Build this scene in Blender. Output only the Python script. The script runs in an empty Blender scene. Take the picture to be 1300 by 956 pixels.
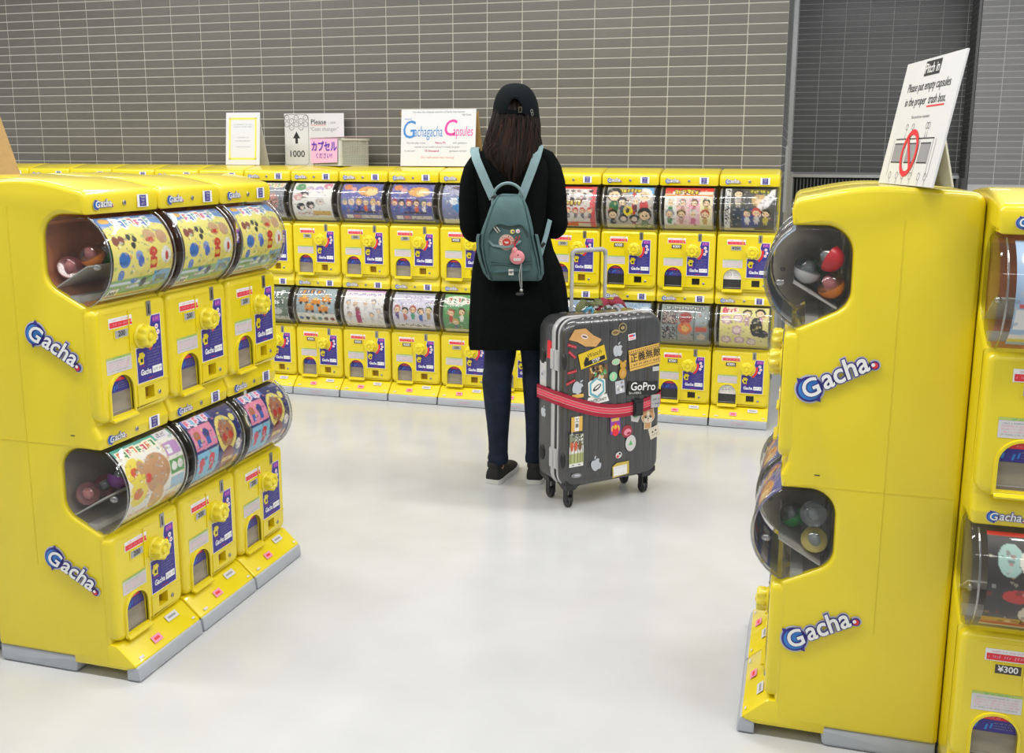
import bpy, math, random
import numpy as np
from mathutils import Vector, Matrix
from mathutils.geometry import tessellate_polygon
PI = math.pi
SC = bpy.context.scene
C = SC.collection

# ------------------------------------------------------------------ camera
cam = bpy.data.cameras.new('camera')
cam.sensor_fit = 'HORIZONTAL'
cam.sensor_width = 36.0
cam.lens = 1254.39 * 36.0 / 1300.0
cam.shift_y = -45.0 / 1300.0          # the picture area ends above the caption bar of the file
cam.clip_start = 0.05
cam_o = bpy.data.objects.new('camera', cam); C.objects.link(cam_o)
YAW, PITCH, ROLL = -0.28125, 0.18561, 0.0043
cam_o.location = (0, 0, 1.3799)
cam_o.rotation_mode = 'XYZ'
cam_o.matrix_world = (Matrix.Translation((0, 0, 1.3799)) @ Matrix.Rotation(-YAW, 4, 'Z') @
                      Matrix.Rotation(PI / 2 - PITCH, 4, 'X') @ Matrix.Rotation(ROLL, 4, 'Z'))
SC.camera = cam_o

# ------------------------------------------------------------------ light
world = bpy.data.worlds.new('world'); SC.world = world
world.use_nodes = True
world.node_tree.nodes['Background'].inputs[0].default_value = (0.93, 0.97, 1.0, 1)
world.node_tree.nodes['Background'].inputs[1].default_value = 0.50
def area(name, loc, sx, sy, power, col=(1.0, 0.98, 0.95), rot=(0, 0, 0)):
    l = bpy.data.lights.new(name, 'AREA'); l.shape = 'RECTANGLE'; l.size = sx; l.size_y = sy
    l.energy = power; l.color = col
    o = bpy.data.objects.new(name, l); C.objects.link(o); o.location = loc; o.rotation_euler = rot
    return o
# rows of fluorescent tubes under the shop's ceiling
for i, (x, y) in enumerate([(-4.3, 3.9), (-1.3, 3.9), (1.7, 3.9), (-4.3, 1.6), (-1.3, 1.6), (1.7, 1.6),
                            (-2.8, -0.7), (0.6, -0.7)]):
    area('ceiling_tube_light', (x, y, 2.95), 2.4, 0.16, 50 if y > 0 else 12)
area('ceiling_tube_light', (0.75, 8.0, 2.95), 1.2, 0.16, 9)
SC.view_settings.view_transform = 'Standard'
SC.view_settings.look = 'None'
SC.view_settings.exposure = 0.0
SC.view_settings.gamma = 1.0
SC.view_settings.use_curve_mapping = False
SC.cycles.max_bounces = 8
SC.cycles.transparent_max_bounces = 24

# ------------------------------------------------------------------ materials
def s2l(c): return tuple((x / 12.92 if x <= 0.04045 else ((x + 0.055) / 1.055) ** 2.4) for x in c)
def hexl(h): return s2l(tuple(int(h[i:i + 2], 16) / 255 for i in (0, 2, 4)))
MATS = {}
def mat(name, col=(0.8, 0.8, 0.8), rough=0.5, metal=0.0, noise=0.0, nscale=20, bump=0.0, bscale=80, coat=0.0,
        spec=0.5, attr=None, rnd=0.0, sheen=0.0, wave=None, stretch=None):
    m = bpy.data.materials.new(name); m.use_nodes = True
    nt = m.node_tree; b = nt.nodes['Principled BSDF']
    if isinstance(col, str): col = hexl(col)
    b.inputs['Base Color'].default_value = (*col, 1)
    b.inputs['Roughness'].default_value = rough
    b.inputs['Metallic'].default_value = metal
    b.inputs['Specular IOR Level'].default_value = spec
    b.inputs['Coat Weight'].default_value = coat
    if sheen: b.inputs['Sheen Weight'].default_value = sheen
    tc = nt.nodes.new('ShaderNodeTexCoord')
    mp = nt.nodes.new('ShaderNodeMapping'); nt.links.new(tc.outputs['Object'], mp.inputs[0])
    if stretch: mp.inputs['Scale'].default_value = stretch
    src = None
    if attr:
        a = nt.nodes.new('ShaderNodeAttribute'); a.attribute_name = attr
        src = a.outputs['Color']
    if noise or rnd:
        n = nt.nodes.new('ShaderNodeTexNoise'); n.inputs['Scale'].default_value = nscale
        n.inputs['Detail'].default_value = 4
        nt.links.new(mp.outputs[0], n.inputs['Vector'])
        mr = nt.nodes.new('ShaderNodeMapRange'); nt.links.new(n.outputs['Fac'], mr.inputs[0])
        mr.inputs[1].default_value = 0.3; mr.inputs[2].default_value = 0.7
        mr.inputs[3].default_value = 1 - noise; mr.inputs[4].default_value = 1 + noise
        fac = mr.outputs[0]
        if rnd:
            oi = nt.nodes.new('ShaderNodeObjectInfo'); ge = nt.nodes.new('ShaderNodeNewGeometry')
            ad = nt.nodes.new('ShaderNodeMath'); ad.operation = 'ADD'
            nt.links.new(oi.outputs['Random'], ad.inputs[0]); nt.links.new(ge.outputs['Random Per Island'], ad.inputs[1])
            fr = nt.nodes.new('ShaderNodeMath'); fr.operation = 'FRACT'; nt.links.new(ad.outputs[0], fr.inputs[0])
            m2 = nt.nodes.new('ShaderNodeMapRange'); nt.links.new(fr.outputs[0], m2.inputs[0])
            m2.inputs[3].default_value = 1 - rnd; m2.inputs[4].default_value = 1 + rnd
            mu = nt.nodes.new('ShaderNodeMath'); mu.operation = 'MULTIPLY'
            nt.links.new(fac, mu.inputs[0]); nt.links.new(m2.outputs[0], mu.inputs[1]); fac = mu.outputs[0]
        vm = nt.nodes.new('ShaderNodeVectorMath'); vm.operation = 'SCALE'
        if src: nt.links.new(src, vm.inputs[0])
        else: vm.inputs[0].default_value = col
        nt.links.new(fac, vm.inputs['Scale'])
        src = vm.outputs[0]
    if src: nt.links.new(src, b.inputs['Base Color'])
    if bump:
        if wave:
            n = nt.nodes.new('ShaderNodeTexWave'); n.inputs['Scale'].default_value = bscale
            n.bands_direction = wave; n.inputs['Distortion'].default_value = 1.5
        else:
            n = nt.nodes.new('ShaderNodeTexNoise'); n.inputs['Scale'].default_value = bscale
            n.inputs['Detail'].default_value = 5
        nt.links.new(mp.outputs[0], n.inputs['Vector'])
        bp = nt.nodes.new('ShaderNodeBump'); bp.inputs['Strength'].default_value = bump
        bp.inputs['Distance'].default_value = 0.002
        nt.links.new(n.outputs['Fac'], bp.inputs['Height']); nt.links.new(bp.outputs[0], b.inputs['Normal'])
    MATS[name] = m
    return m
def clear(name, tint=(0.86, 0.86, 0.84), gloss=0.10, rough=0.04):
    """thin clear plastic: tinted transparency under a Fresnel reflection"""
    m = bpy.data.materials.new(name); m.use_nodes = True; nt = m.node_tree
    nt.nodes.remove(nt.nodes['Principled BSDF'])
    out = nt.nodes['Material Output']
    t = nt.nodes.new('ShaderNodeBsdfTransparent'); t.inputs[0].default_value = (*tint, 1)
    g = nt.nodes.new('ShaderNodeBsdfGlossy'); g.inputs['Roughness'].default_value = rough
    lw = nt.nodes.new('ShaderNodeLayerWeight'); lw.inputs['Blend'].default_value = 0.5
    mr = nt.nodes.new('ShaderNodeMapRange'); pw = nt.nodes.new('ShaderNodeMath'); pw.operation = 'POWER'; pw.inputs[1].default_value = 3.5
    nt.links.new(lw.outputs['Facing'], pw.inputs[0]); nt.links.new(pw.outputs[0], mr.inputs[0])
    mr.inputs[3].default_value = gloss; mr.inputs[4].default_value = 0.85
    mr.inputs[1].default_value = 0.0; mr.inputs[2].default_value = 1.0
    mx = nt.nodes.new('ShaderNodeMixShader')
    nt.links.new(mr.outputs[0], mx.inputs[0]); nt.links.new(t.outputs[0], mx.inputs[1]); nt.links.new(g.outputs[0], mx.inputs[2])
    nt.links.new(mx.outputs[0], out.inputs[0])
    MATS[name] = m
    return m
YEL = mat('yellow_plastic', (0.76, 0.605, 0.010), 0.27, noise=0.02, nscale=6, coat=0.5)
YELD = mat('yellow_plastic_seam', (0.68, 0.55, 0.012), 0.5)
YKN = mat('yellow_knob_plastic', (0.78, 0.65, 0.03), 0.25, coat=0.3)
HOP = mat('hopper_dim_inside', (0.30, 0.26, 0.20), 0.45, noise=0.2, nscale=9)  # hopper colours: dim view through tinted clear layers, painted as solid tones
HOPB = mat('hopper_dim_brown', (0.62, 0.23, 0.09), 0.5, noise=0.25, nscale=14)
HOPG = mat('hopper_dim_grey', (0.42, 0.38, 0.31), 0.5, noise=0.25, nscale=14)
RAMP = mat('ramp_plastic', (0.42, 0.41, 0.38), 0.35, noise=0.08, nscale=30)
GRYF = mat('foot_grey_plastic', (0.41, 0.43, 0.46), 0.5, noise=0.04, nscale=20)
DOME = clear('dome_clear_plastic', (0.90, 0.90, 0.89), 0.045, 0.035)
SHEET = clear('card_cover_plastic', (0.95, 0.95, 0.95), 0.02, 0.03)
PRINT = mat('printed_card', rough=0.45, attr='Col')
WHT = mat('white_print', (0.82, 0.82, 0.80), 0.5)
SIL = mat('silver_print', (0.55, 0.56, 0.62), 0.45)
INDI = mat('indigo_print', (0.040, 0.030, 0.25), 0.45)
BLU = mat('blue_print', (0.035, 0.22, 0.62), 0.45)
RED = mat('red_print', (0.75, 0.03, 0.04), 0.45)
PNK = mat('pink_print', (0.80, 0.28, 0.38), 0.5)
PUR = mat('purple_print', (0.28, 0.05, 0.42), 0.5)
GRN = mat('green_print', (0.10, 0.45, 0.14), 0.5)
BLK = mat('black_print', (0.015, 0.015, 0.016), 0.5)
GRYT = mat('grey_print', (0.28, 0.28, 0.30), 0.5)
LBL = mat('pale_label', (0.62, 0.60, 0.60), 0.45)
LGN = mat('label_green_edge', (0.42, 0.52, 0.12), 0.5)
BOXG = mat('price_card_grey', (0.36, 0.37, 0.36), 0.5)
BOXD = mat('price_card_dark', (0.06, 0.045, 0.03), 0.5)
CHG = mat('chute_grey', (0.25, 0.215, 0.16), 0.25, noise=0.25, nscale=22, stretch=(0.3, 1, 1.6))
CHB = mat('chute_black', (0.035, 0.035, 0.035), 0.2)
CRT = mat('return_shaded_yellow', (0.33, 0.19, 0.02), 0.5)  # shadow on the yellow inside the coin return, put into its colour
MET = mat('screw_metal', (0.42, 0.42, 0.42), 0.35, metal=1.0)
METD = mat('slot_dark', (0.02, 0.02, 0.02), 0.5)
STEEL = mat('brushed_steel', (0.55, 0.55, 0.56), 0.3, metal=1.0, noise=0.05, nscale=40)

# ------------------------------------------------------------------ mesh building
class MB:
    def __init__(s): s.v = []; s.f = []; s.m = []
    def add(s, vs, fs, mi=0, M=None):
        b = len(s.v)
        if M is not None: vs = [M @ Vector(p) for p in vs]
        s.v += [tuple(p) for p in vs]
        s.f += [tuple(b + i for i in f) for f in fs]
        s.m += [mi] * len(fs) if isinstance(mi, int) else list(mi)
        return s
    def poly(s, pts, mi=0, M=None): return s.add(pts, [tuple(range(len(pts)))], mi, M)
    def tess(s, loops, mi=0, flip=False, f3=None):
        """planar polygon with holes; loops of 2D points, f3 maps 2D to 3D"""
        tr = tessellate_polygon([[Vector((p[0], p[1], 0)) for p in l] for l in loops])
        pts = [p for l in loops for p in l]
        fs = []
        for a, b, c in tr:
            A, B, D = pts[a], pts[b], pts[c]
            cr = (B[0] - A[0]) * (D[1] - A[1]) - (B[1] - A[1]) * (D[0] - A[0])
            t = (a, b, c) if cr > 0 else (a, c, b)
            fs.append(t[::-1] if flip else t)
        return s.add([f3(*p) for p in pts], fs, mi)
    def box(s, lo, hi, mi=0, M=None):
        x0, y0, z0 = lo; x1, y1, z1 = hi
        v = [(x0, y0, z0), (x1, y0, z0), (x1, y1, z0), (x0, y1, z0), (x0, y0, z1), (x1, y0, z1), (x1, y1, z1), (x0, y1, z1)]
        f = [(0, 3, 2, 1), (4, 5, 6, 7), (0, 1, 5, 4), (1, 2, 6, 5), (2, 3, 7, 6), (3, 0, 4, 7)]
        return s.add(v, f, mi, M)
    def loft(s, rings, mi=0, cap=True, closed=True, M=None):
        n = len(rings[0]); vs = [p for r in rings for p in r]; fs = []
        for i in range(len(rings) - 1):
            for j in range(n if closed else n - 1):
                k = (j + 1) % n
                fs.append((i * n + j, i * n + k, (i + 1) * n + k, (i + 1) * n + j))
        mm = [mi] * len(fs) if isinstance(mi, int) else list(mi)
        if cap:
            fs.append(tuple(range(n))[::-1]); fs.append(tuple((len(rings) - 1) * n + j for j in range(n)))
            mm += [mm[0], mm[0]]
        return s.add(vs, fs, mm, M)
    def tube(s, pts, r, n=10, mi=0, cap=True):
        pts = [Vector(p) for p in pts]; rs = r if isinstance(r, (list, tuple)) else [r] * len(pts)
        rings = []; ref = None
        for i, p in enumerate(pts):
            d = (pts[min(i + 1, len(pts) - 1)] - pts[max(i - 1, 0)]).normalized()
            if ref is None:
                ref = d.orthogonal().normalized()
            ref = (ref - d * ref.dot(d)).normalized()
            b = d.cross(ref)
            rings.append([p + (ref * math.cos(2 * PI * k / n) + b * math.sin(2 * PI * k / n)) * rs[i] for k in range(n)])
        return s.loft(rings, mi, cap)
    def ball(s, c, r, nu=14, nv=8, mi=0, a0=0.0, a1=PI, M=None):
        rr = r if isinstance(r, (list, tuple)) else (r, r, r)
        rings = []
        for i in range(nv + 1):
            t = a0 + (a1 - a0) * i / nv; st = max(math.sin(t), 0.001)
            rings.append([(c[0] + rr[0] * st * math.cos(2 * PI * k / nu), c[1] + rr[1] * st * math.sin(2 * PI * k / nu),
                           c[2] - rr[2] * math.cos(t)) for k in range(nu)])
        return s.loft(rings, mi, True, M=M)
    def mesh(s, name, mats, smooth=None):
        me = bpy.data.meshes.new(name); me.from_pydata(s.v, [], s.f)
        mats = mats if isinstance(mats, (list, tuple)) else [mats]
        for m in mats: me.materials.append(m)
        me.polygons.foreach_set('material_index', s.m)
        me.update()
        if smooth is not None:
            me.polygons.foreach_set('use_smooth', [True] * len(me.polygons))
            try: me.set_sharp_from_angle(angle=math.radians(smooth))
            except Exception: pass
        return me
    def build(s, name, mats, parent=None, smooth=None, loc=None):
        return obj(name, s.mesh(name, mats, smooth), parent, loc)
def obj(name, me, parent=None, loc=None):
    o = bpy.data.objects.new(name, me); C.objects.link(o)
    if parent is not None: o.parent = parent
    if loc: o.location = loc
    return o
def tag(o, label=None, cat=None, group=None, kind=None):
    if label: o['label'] = label
    if cat: o['category'] = cat
    if group: o['group'] = group
    if kind: o['kind'] = kind
    return o
def empty(name, loc, rz=0):
    o = bpy.data.objects.new(name, None); C.objects.link(o)
    o.location = loc; o.rotation_euler = (0, 0, rz); o.empty_display_size = 0.1
    return o
def fillet(pts, seg=5):
    """pts (x, y, r): rounded corners"""
    out = []; n = len(pts)
    for i in range(n):
        p = Vector(pts[i][:2]); r = pts[i][2] if len(pts[i]) > 2 else 0
        if r <= 0: out.append(tuple(p)); continue
        a = Vector(pts[i - 1][:2]); b = Vector(pts[(i + 1) % n][:2])
        u = (a - p); w = (b - p); lu, lw = u.length, w.length; u.normalize(); w.normalize()
        ang = math.acos(max(-1, min(1, u.dot(w)))); t = min(r / math.tan(ang / 2), lu * 0.49, lw * 0.49)
        p0 = p + u * t; p2 = p + w * t
        for k in range(seg + 1):
            q = k / seg
            # circular-ish corner through a rational quadratic
            wgt = math.sin(ang / 2)
            den = (1 - q) ** 2 + 2 * wgt * q * (1 - q) + q * q
            out.append(tuple((p0 * (1 - q) ** 2 + p * 2 * wgt * q * (1 - q) + p2 * q * q) / den))
    return out
def inset(poly, d):
    n = len(poly); out = []
    for i in range(n):
        a, p, b = Vector(poly[i - 1]), Vector(poly[i]), Vector(poly[(i + 1) % n])
        e1 = (p - a).normalized(); e2 = (b - p).normalized()
        n1 = Vector((-e1.y, e1.x)); n2 = Vector((-e2.y, e2.x))
        m = n1 + n2
        if m.length < 1e-6: m = n1
        m.normalize(); k = max(0.45, m.dot(n1))
        out.append(tuple(p + m * (d / k)))
    return out
def prism(mb, poly, a0, a1, r, f3, mi=0, side_m=None, seg=3, flip=False):
    """poly (CCW) swept from a0 to a1 with both rims rounded by r; f3(a, x, y) -> 3D"""
    steps = []
    for k in range(seg + 1):
        t = PI / 2 * k / seg
        steps.append((a0 + r * (1 - math.sin(t)), r * (1 - math.cos(t))))
    st = steps[::-1] + [(a0 + a1 - a, d) for a, d in steps]
    st[0] = (a0, r) if r else (a0, 0)
    st = []
    for k in range(seg + 1):
        t = PI / 2 * k / seg; st.append((a0 + r * (1 - math.cos(t)), r * (1 - math.sin(t))))
    st += [(a0 + a1 - a, d) for a, d in st[::-1]]
    if not r: st = [(a0, 0), (a1, 0)]
    n = len(poly); b = len(mb.v)
    rings = [[f3(a, x, y) for x, y in inset(poly, d)] for a, d in st]
    fs = []; ms = []
    for i in range(len(rings) - 1):
        for j in range(n):
            k = (j + 1) % n
            q = (i * n + j, (i + 1) * n + j, (i + 1) * n + k, i * n + k)
            fs.append(q[::-1] if flip else q); ms.append(side_m[j] if side_m and i == len(rings) // 2 - 1 else mi)
    mb.add([p for rr in rings for p in rr], fs, ms)
    ip = inset(poly, st[0][1])
    tr = tessellate_polygon([[Vector((p[0], p[1], 0)) for p in ip]])
    f0 = []; f1 = []
    last = (len(rings) - 1) * n
    for a, c_, d in tr:
        A, B, D = ip[a], ip[c_], ip[d]
        cr = (B[0] - A[0]) * (D[1] - A[1]) - (B[1] - A[1]) * (D[0] - A[0])
        t = (a, c_, d) if cr > 0 else (a, d, c_)
        f0.append(t if not flip else t[::-1]); f1.append(tuple(last + q for q in (t[::-1] if not flip else t)))
    fs2 = f0 + f1
    mb.f += [tuple(b + i for i in f) for f in fs2]; mb.m += [mi] * len(fs2)
    return mb
_tc = {}
def text_geo(s, size=1.0, off=0.0, shear=0.0, align='CENTER', res=3):
    key = (s, off, shear, align, res)
    if key not in _tc:
        cu = bpy.data.curves.new('t', 'FONT'); cu.body = s; cu.size = 1.0; cu.offset = off; cu.shear = shear
        cu.align_x = align; cu.align_y = 'CENTER'; cu.resolution_u = res
        o = bpy.data.objects.new('t', cu); C.objects.link(o)
        bpy.context.view_layer.update()
        me = bpy.data.meshes.new_from_object(o.evaluated_get(bpy.context.evaluated_depsgraph_get()))
        _tc[key] = ([tuple(v.co) for v in me.vertices], [tuple(p.vertices) for p in me.polygons])
        bpy.data.objects.remove(o); bpy.data.curves.remove(cu); bpy.data.meshes.remove(me)
    v, f = _tc[key]
    return [(x * size, y * size) for x, y, z in v], f
def text(mb, s, x, z, size, y, mi=0, off=0.0, shear=0.0, align='CENTER', sx=1.0, ang=0.0, res=3):
    """lettering on a plane facing -y"""
    v, f = text_geo(s, size, off, shear, align, res)
    ca, sa = math.cos(ang), math.sin(ang)
    mb.add([(x + a * sx * ca - b * sa, y, z + a * sx * sa + b * ca) for a, b in v], f, mi)
def rect(mb, x0, z0, x1, z1, y, mi=0): mb.poly([(x0, y, z0), (x1, y, z0), (x1, y, z1), (x0, y, z1)], mi)
def disc(mb, x, z, r, y, mi=0, n=16, rz=None, ang=0.0):
    rz = rz or r; ca, sa = math.cos(ang), math.sin(ang)
    mb.poly([(x + r * math.cos(2 * PI * k / n) * ca - rz * math.sin(2 * PI * k / n) * sa, y,
              z + r * math.cos(2 * PI * k / n) * sa + rz * math.sin(2 * PI * k / n) * ca) for k in range(n)], mi)
def ringp(mb, x, z, r0, r1, y, mi=0, n=24, a0=0.0, a1=2 * PI):
    for k in range(n):
        a = a0 + (a1 - a0) * k / n; b = a0 + (a1 - a0) * (k + 1) / n
        mb.poly([(x + r0 * math.cos(a), y, z + r0 * math.sin(a)), (x + r1 * math.cos(a), y, z + r1 * math.sin(a)),
                 (x + r1 * math.cos(b), y, z + r1 * math.sin(b)), (x + r0 * math.cos(b), y, z + r0 * math.sin(b))], mi)
def squiggle(mb, x0, x1, z, h, y, mi, rng, word=(0.35, 0.8)):
    """a line of small print or handwriting too fine to read: a run of little strokes"""
    x = x0
    while x < x1:
        w = h * rng.uniform(0.25, 0.6); k = h * rng.uniform(0.5, 1.0)
        zz = z + h * rng.uniform(-0.15, 0.15)
        mb.poly([(x, y, zz - k / 2), (x + w * 0.55, y, zz - k / 2), (x + w, y, zz + k / 2), (x + w * 0.45, y, zz + k / 2)], mi)
        x += w * 1.25
        if rng.random() < 0.2: x += h * 0.7

# ------------------------------------------------------------------ the printed cards in the machines (flat print)
def H(s): return np.array(hexl(s))
class Art:
    def __init__(s, w, h, bg): s.w = w; s.h = h; s.a = np.zeros((h, w, 3)); s.a[:] = H(bg); s.yy, s.xx = np.mgrid[0:h, 0:w]; s.yy = (s.yy + .5) / h; s.xx = (s.xx + .5) / w
    def rect(s, x0, y0, x1, y1, c): s.a[(s.xx >= x0) & (s.xx < x1) & (s.yy >= y0) & (s.yy < y1)] = H(c)
    def ell(s, x, y, rx, ry, c): s.a[((s.xx - x) / rx) ** 2 + ((s.yy - y) / ry) ** 2 < 1] = H(c)
    def title(s, x0, x1, y, h, c, edge, rng):
        n = max(4, int((x1 - x0) / (h * 0.75)))
        for ph in (0, 1):
            st = rng.getstate()
            for i in range(n):
                x = x0 + (x1 - x0) * (i + .5) / n; yy = y + h * .12 * math.sin(i * 1.7)
                g = 0.02 if ph == 0 else 0
                col = edge if ph == 0 else (c if isinstance(c, str) else c[i % len(c)])
                t = h * 0.13
                s.rect(x - h * .28 - g, yy - h * .4 - g, x + h * .28 + g, yy - h * .4 + t * 1.6 + g, col)
                k = rng.random()
                xx = x + h * (.2 if k < .5 else -.15)
                s.rect(xx - t - g, yy - h * .4 - g, xx + t + g, yy + h * .42 + g, col)
                if k > .3: s.rect(x - h * .25 - g, yy - g, x + h * .25 + g, yy + t * 1.5 + g, col)
            rng.setstate(st) if ph == 0 else None
    def figure(s, x, y, r, hair, body, skin='f0cfa8'):
        k = s.w / s.h
        s.ell(x, y + r * 1.75, r * .62, r * .95, body); s.ell(x, y, r * 1.05, r * 1.05, hair)
        s.ell(x, y + r * .25, r * .78, r * .68, skin)
        s.ell(x - r * .3, y + r * .25, r * .13, r * .17, '30262a'); s.ell(x + r * .3, y + r * .25, r * .13, r * .17, '30262a')
        s.rect(x - r * .45, y + r * 2.4, x - r * .1, y + r * 3, body); s.rect(x + r * .1, y + r * 2.4, x + r * .45, y + r * 3, body)
    def small(s, x0, y0, x1, y1, c, rng, d=.5):
        m = (s.xx >= x0) & (s.xx < x1) & (s.yy >= y0) & (s.yy < y1)
        r = np.random.RandomState(rng.randint(0, 99999)).rand(s.h, s.w)
        s.a[m & (r < d)] = H(c)
HAIR = ['2b2426', 'c8a45a', '5b3a2a', '8a8f98', '3d6b4a', 'b04a3a', '6b5aa0', 'd8d4cc']
def art(kind, w=54, h=50, seed=0):
    g = random.Random(seed * 31 + 7)
    pick = g.choice
    if kind == 'yellow':            # yellow sheet of small toys with a green playset strip
        a = Art(w, h, 'efe27a'); a.rect(0, 0, 1, .2, '5f8fd0'); a.rect(0, .16, 1, .19, 'e8a090')
        a.ell(.5, .2, .55, .09, 'e9e07a'); a.ell(.12, .06, .08, .035, 'e8b030')
        a.title(.22, .82, .1, .11, ['d04a80', '4a70c0', '40a0a0', 'd0402a'], 'f4f4f4', g)
        for x, y in [(.1, .3), (.19, .3)]: a.ell(x, y, .05, .05, '8a4a3a')
        for x, y in [(.32, .27), (.4, .3), (.36, .36)]: a.ell(x, y, .035, .035, '26262c')
        a.ell(.66, .28, .1, .08, 'c9a07c'); a.ell(.86, .3, .09, .08, 'c9a07c'); a.rect(.58, .3, .74, .34, 'c83a30')
        a.ell(.18, .5, .09, .08, '2f6fc0'); a.ell(.42, .47, .06, .05, '88a0dc'); a.ell(.45, .53, .05, .06, '4468c0')
        a.ell(.66, .45, .07, .05, 'd0392c'); a.rect(.6, .5, .72, .62, 'd0392c'); a.ell(.66, .56, .05, .03, 'e8c050')
        a.ell(.88, .5, .085, .09, 'f2f0ec'); a.ell(.89, .51, .03, .05, 'c84a40'); a.ell(.14, .66, .05, .06, '5b86d0')
        a.rect(0, .7, 1, .9, '8cb668'); a.rect(0, .74, .5, .77, 'dfe6ea'); a.rect(.3, .8, .8, .83, 'd8e0dc')
        a.ell(.55, .78, .05, .06, '2a302c'); a.ell(.38, .74, .06, .03, '3c78c8'); a.rect(.7, .66, .98, .84, '6aa8c8')
        a.rect(.75, .72, .93, .8, '4d6a5c'); a.rect(.04, .82, .2, .93, 'f4f4f0'); a.small(.06, .85, .18, .91, '333333', g, .6)
        a.rect(0, .93, 1, 1, 'dfe3da'); a.rect(.05, .92, .75, .94, 'b86a50')
    elif kind == 'bigtan':
        a = Art(w, h, 'f2efe6'); a.rect(0, 0, 1, .1, '4fb0a4'); a.title(.04, .66, .1, .1, ['e07028', '3a8a50', 'd04060'], 'fbf7e0', g)
        a.ell(.18, .32, .17, .15, 'eeda50'); a.ell(.14, .32, .06, .05, 'd8603a'); a.ell(.26, .3, .06, .08, 'c89a70')
        a.ell(.16, .56, .15, .14, 'f0dc58'); a.ell(.15, .56, .08, .06, 'd8783c')
        a.ell(.5, .42, .22, .22, 'c99a70'); a.ell(.5, .72, .13, .14, 'dca860'); a.ell(.34, .44, .05, .05, 'dc4a3a')
        a.rect(.73, .16, .98, .32, 'c59ad0'); a.rect(.76, .19, .84, .3, 'f4f4f4'); a.rect(.73, .36, .98, .52, '5fa45a')
        a.ell(.8, .44, .05, .05, 'f4f4f4'); a.ell(.91, .44, .05, .05, 'e8e8e8'); a.rect(.73, .56, .98, .7, '9cc4dc')
        a.ell(.8, .84, .14, .06, 'd9a080'); a.small(.05, .78, .35, .84, 'e08040', g, .5); a.rect(0, .9, 1, 1, 'e6df6a'); a.small(.05, .92, .6, .97, '8a8a50', g, .3)
        a.rect(.72, 0, .97, .1, 'e8e4f0'); a.small(.75, .02, .9, .08, '555577', g, .5)
    elif kind == 'navypink':
        a = Art(w, h, '2e3272'); a.rect(0, 0, .55, .1, '5b78c8'); a.title(.05, .5, .06, .1, ['e86a90', '78c0e8'], 'f0e0f0', g)
        a.rect(.02, .14, .46, .42, 'e48aa8'); a.rect(.02, .45, .46, .82, '84c4e2')
        for x, y, c in [(.12, .25, 'b86a3a'), (.3, .25, '2a3a80'), (.12, .58, 'd84a5a'), (.32, .6, '222c60'), (.32, .56, 'd83a3a')]:
            a.ell(x, y, .06, .06, c); a.rect(x - .04, y + .04, x + .04, y + .14, '3a62b0' if y < .4 else c)
        a.ell(.68, .36, .2, .24, 'e8d870'); a.ell(.68, .35, .15, .17, 'b07858'); a.ell(.62, .4, .05, .05, 'c03a34'); a.ell(.75, .4, .05, .05, 'c03a34')
        a.ell(.68, .68, .14, .16, '8a3028'); a.rect(.56, .66, .8, .72, 'e8c858'); a.ell(.9, .2, .05, .05, 'e8e070'); a.ell(.9, .55, .06, .07, 'f0e8e0'); a.ell(.9, .75, .05, .06, 'e0a060')
        a.rect(.04, .85, .96, .97, 'e8dcd0'); a.small(.06, .87, .7, .95, '9a5a70', g, .35)
    elif kind == 'bluefight':       # blue-violet sheet with orange figures
        a = Art(w, h, '5a5f9e'); a.small(0, 0, 1, .6, '8a84c0', g, .25)
        a.ell(.66, .22, .25, .12, 'e0a45c'); a.ell(.75, .24, .15, .09, 'f0d090'); a.ell(.15, .12, .1, .08, 'd88a58'); a.ell(.3, .2, .07, .08, 'd8a0a0')
        for x, c in [(.1, '3a62b0'), (.27, '4a78cc'), (.45, '303a8a'), (.62, 'd8622c'), (.8, 'e6e2dc'), (.93, '4a48a0')]: a.figure(x, .47, .075, pick(HAIR), c)
        a.rect(.3, .68, .85, .71, '1c1c28'); a.rect(.1, .76, .26, .86, 'ece8e0'); a.rect(.28, .77, .44, .87, 'd8908a'); a.rect(.46, .77, .96, .87, 'd9cfc4'); a.rect(0, .9, 1, 1, '9a9a6a')
    elif kind == 'whitedark':
        a = Art(w, h, 'e6e4e0'); a.ell(.18, .14, .13, .1, '5f9a6a')
        for x, y, c in [(.3, .32, '33323e'), (.22, .6, '2c2c34'), (.46, .56, '3a3434'), (.66, .2, 'b8a4d0'), (.7, .48, 'c8c0bc'), (.86, .1, 'd48aa0'), (.15, .38, 'd0a0a0'), (.42, .2, 'c0b0c0')]:
            a.ell(x, y, .11, .085, c); a.ell(x + .02, y + .03, .05, .04, 'e8d8cc')
        a.rect(.5, .7, .95, .8, 'd8b05c'); a.small(.1, .74, .48, .79, 'c05a5a', g, .5); a.rect(0, .84, 1, 1, 'dcd9c4')
    elif kind == 'trucks':
        a = Art(w, h, '9fb0b8'); a.title(.04, .7, .12, .12, ['e8e4d8', 'e8a040'], '30406a', g)
        for x, y in [(.2, .32), (.5, .36), (.78, .3), (.35, .5), (.7, .52)]:
            a.rect(x - .12, y - .05, x + .12, y + .07, 'd98a28'); a.rect(x - .06, y - .1, x + .05, y - .04, 'e8b858'); a.ell(x - .07, y + .08, .04, .035, '26262a'); a.ell(x + .07, y + .08, .04, .035, '26262a')
        a.rect(0, .64, 1, .9, 'eae6dc')
        for i in range(6): a.ell(.1 + .16 * i, .77, .055, .05, ['4a6aa0', '3a3a40', '8a8a50', '5a8a90', '6a5040', '9a4a40'][i])
        a.rect(0, .92, 1, 1, 'c9a24a')
    elif kind == 'whitegrey':
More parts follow.
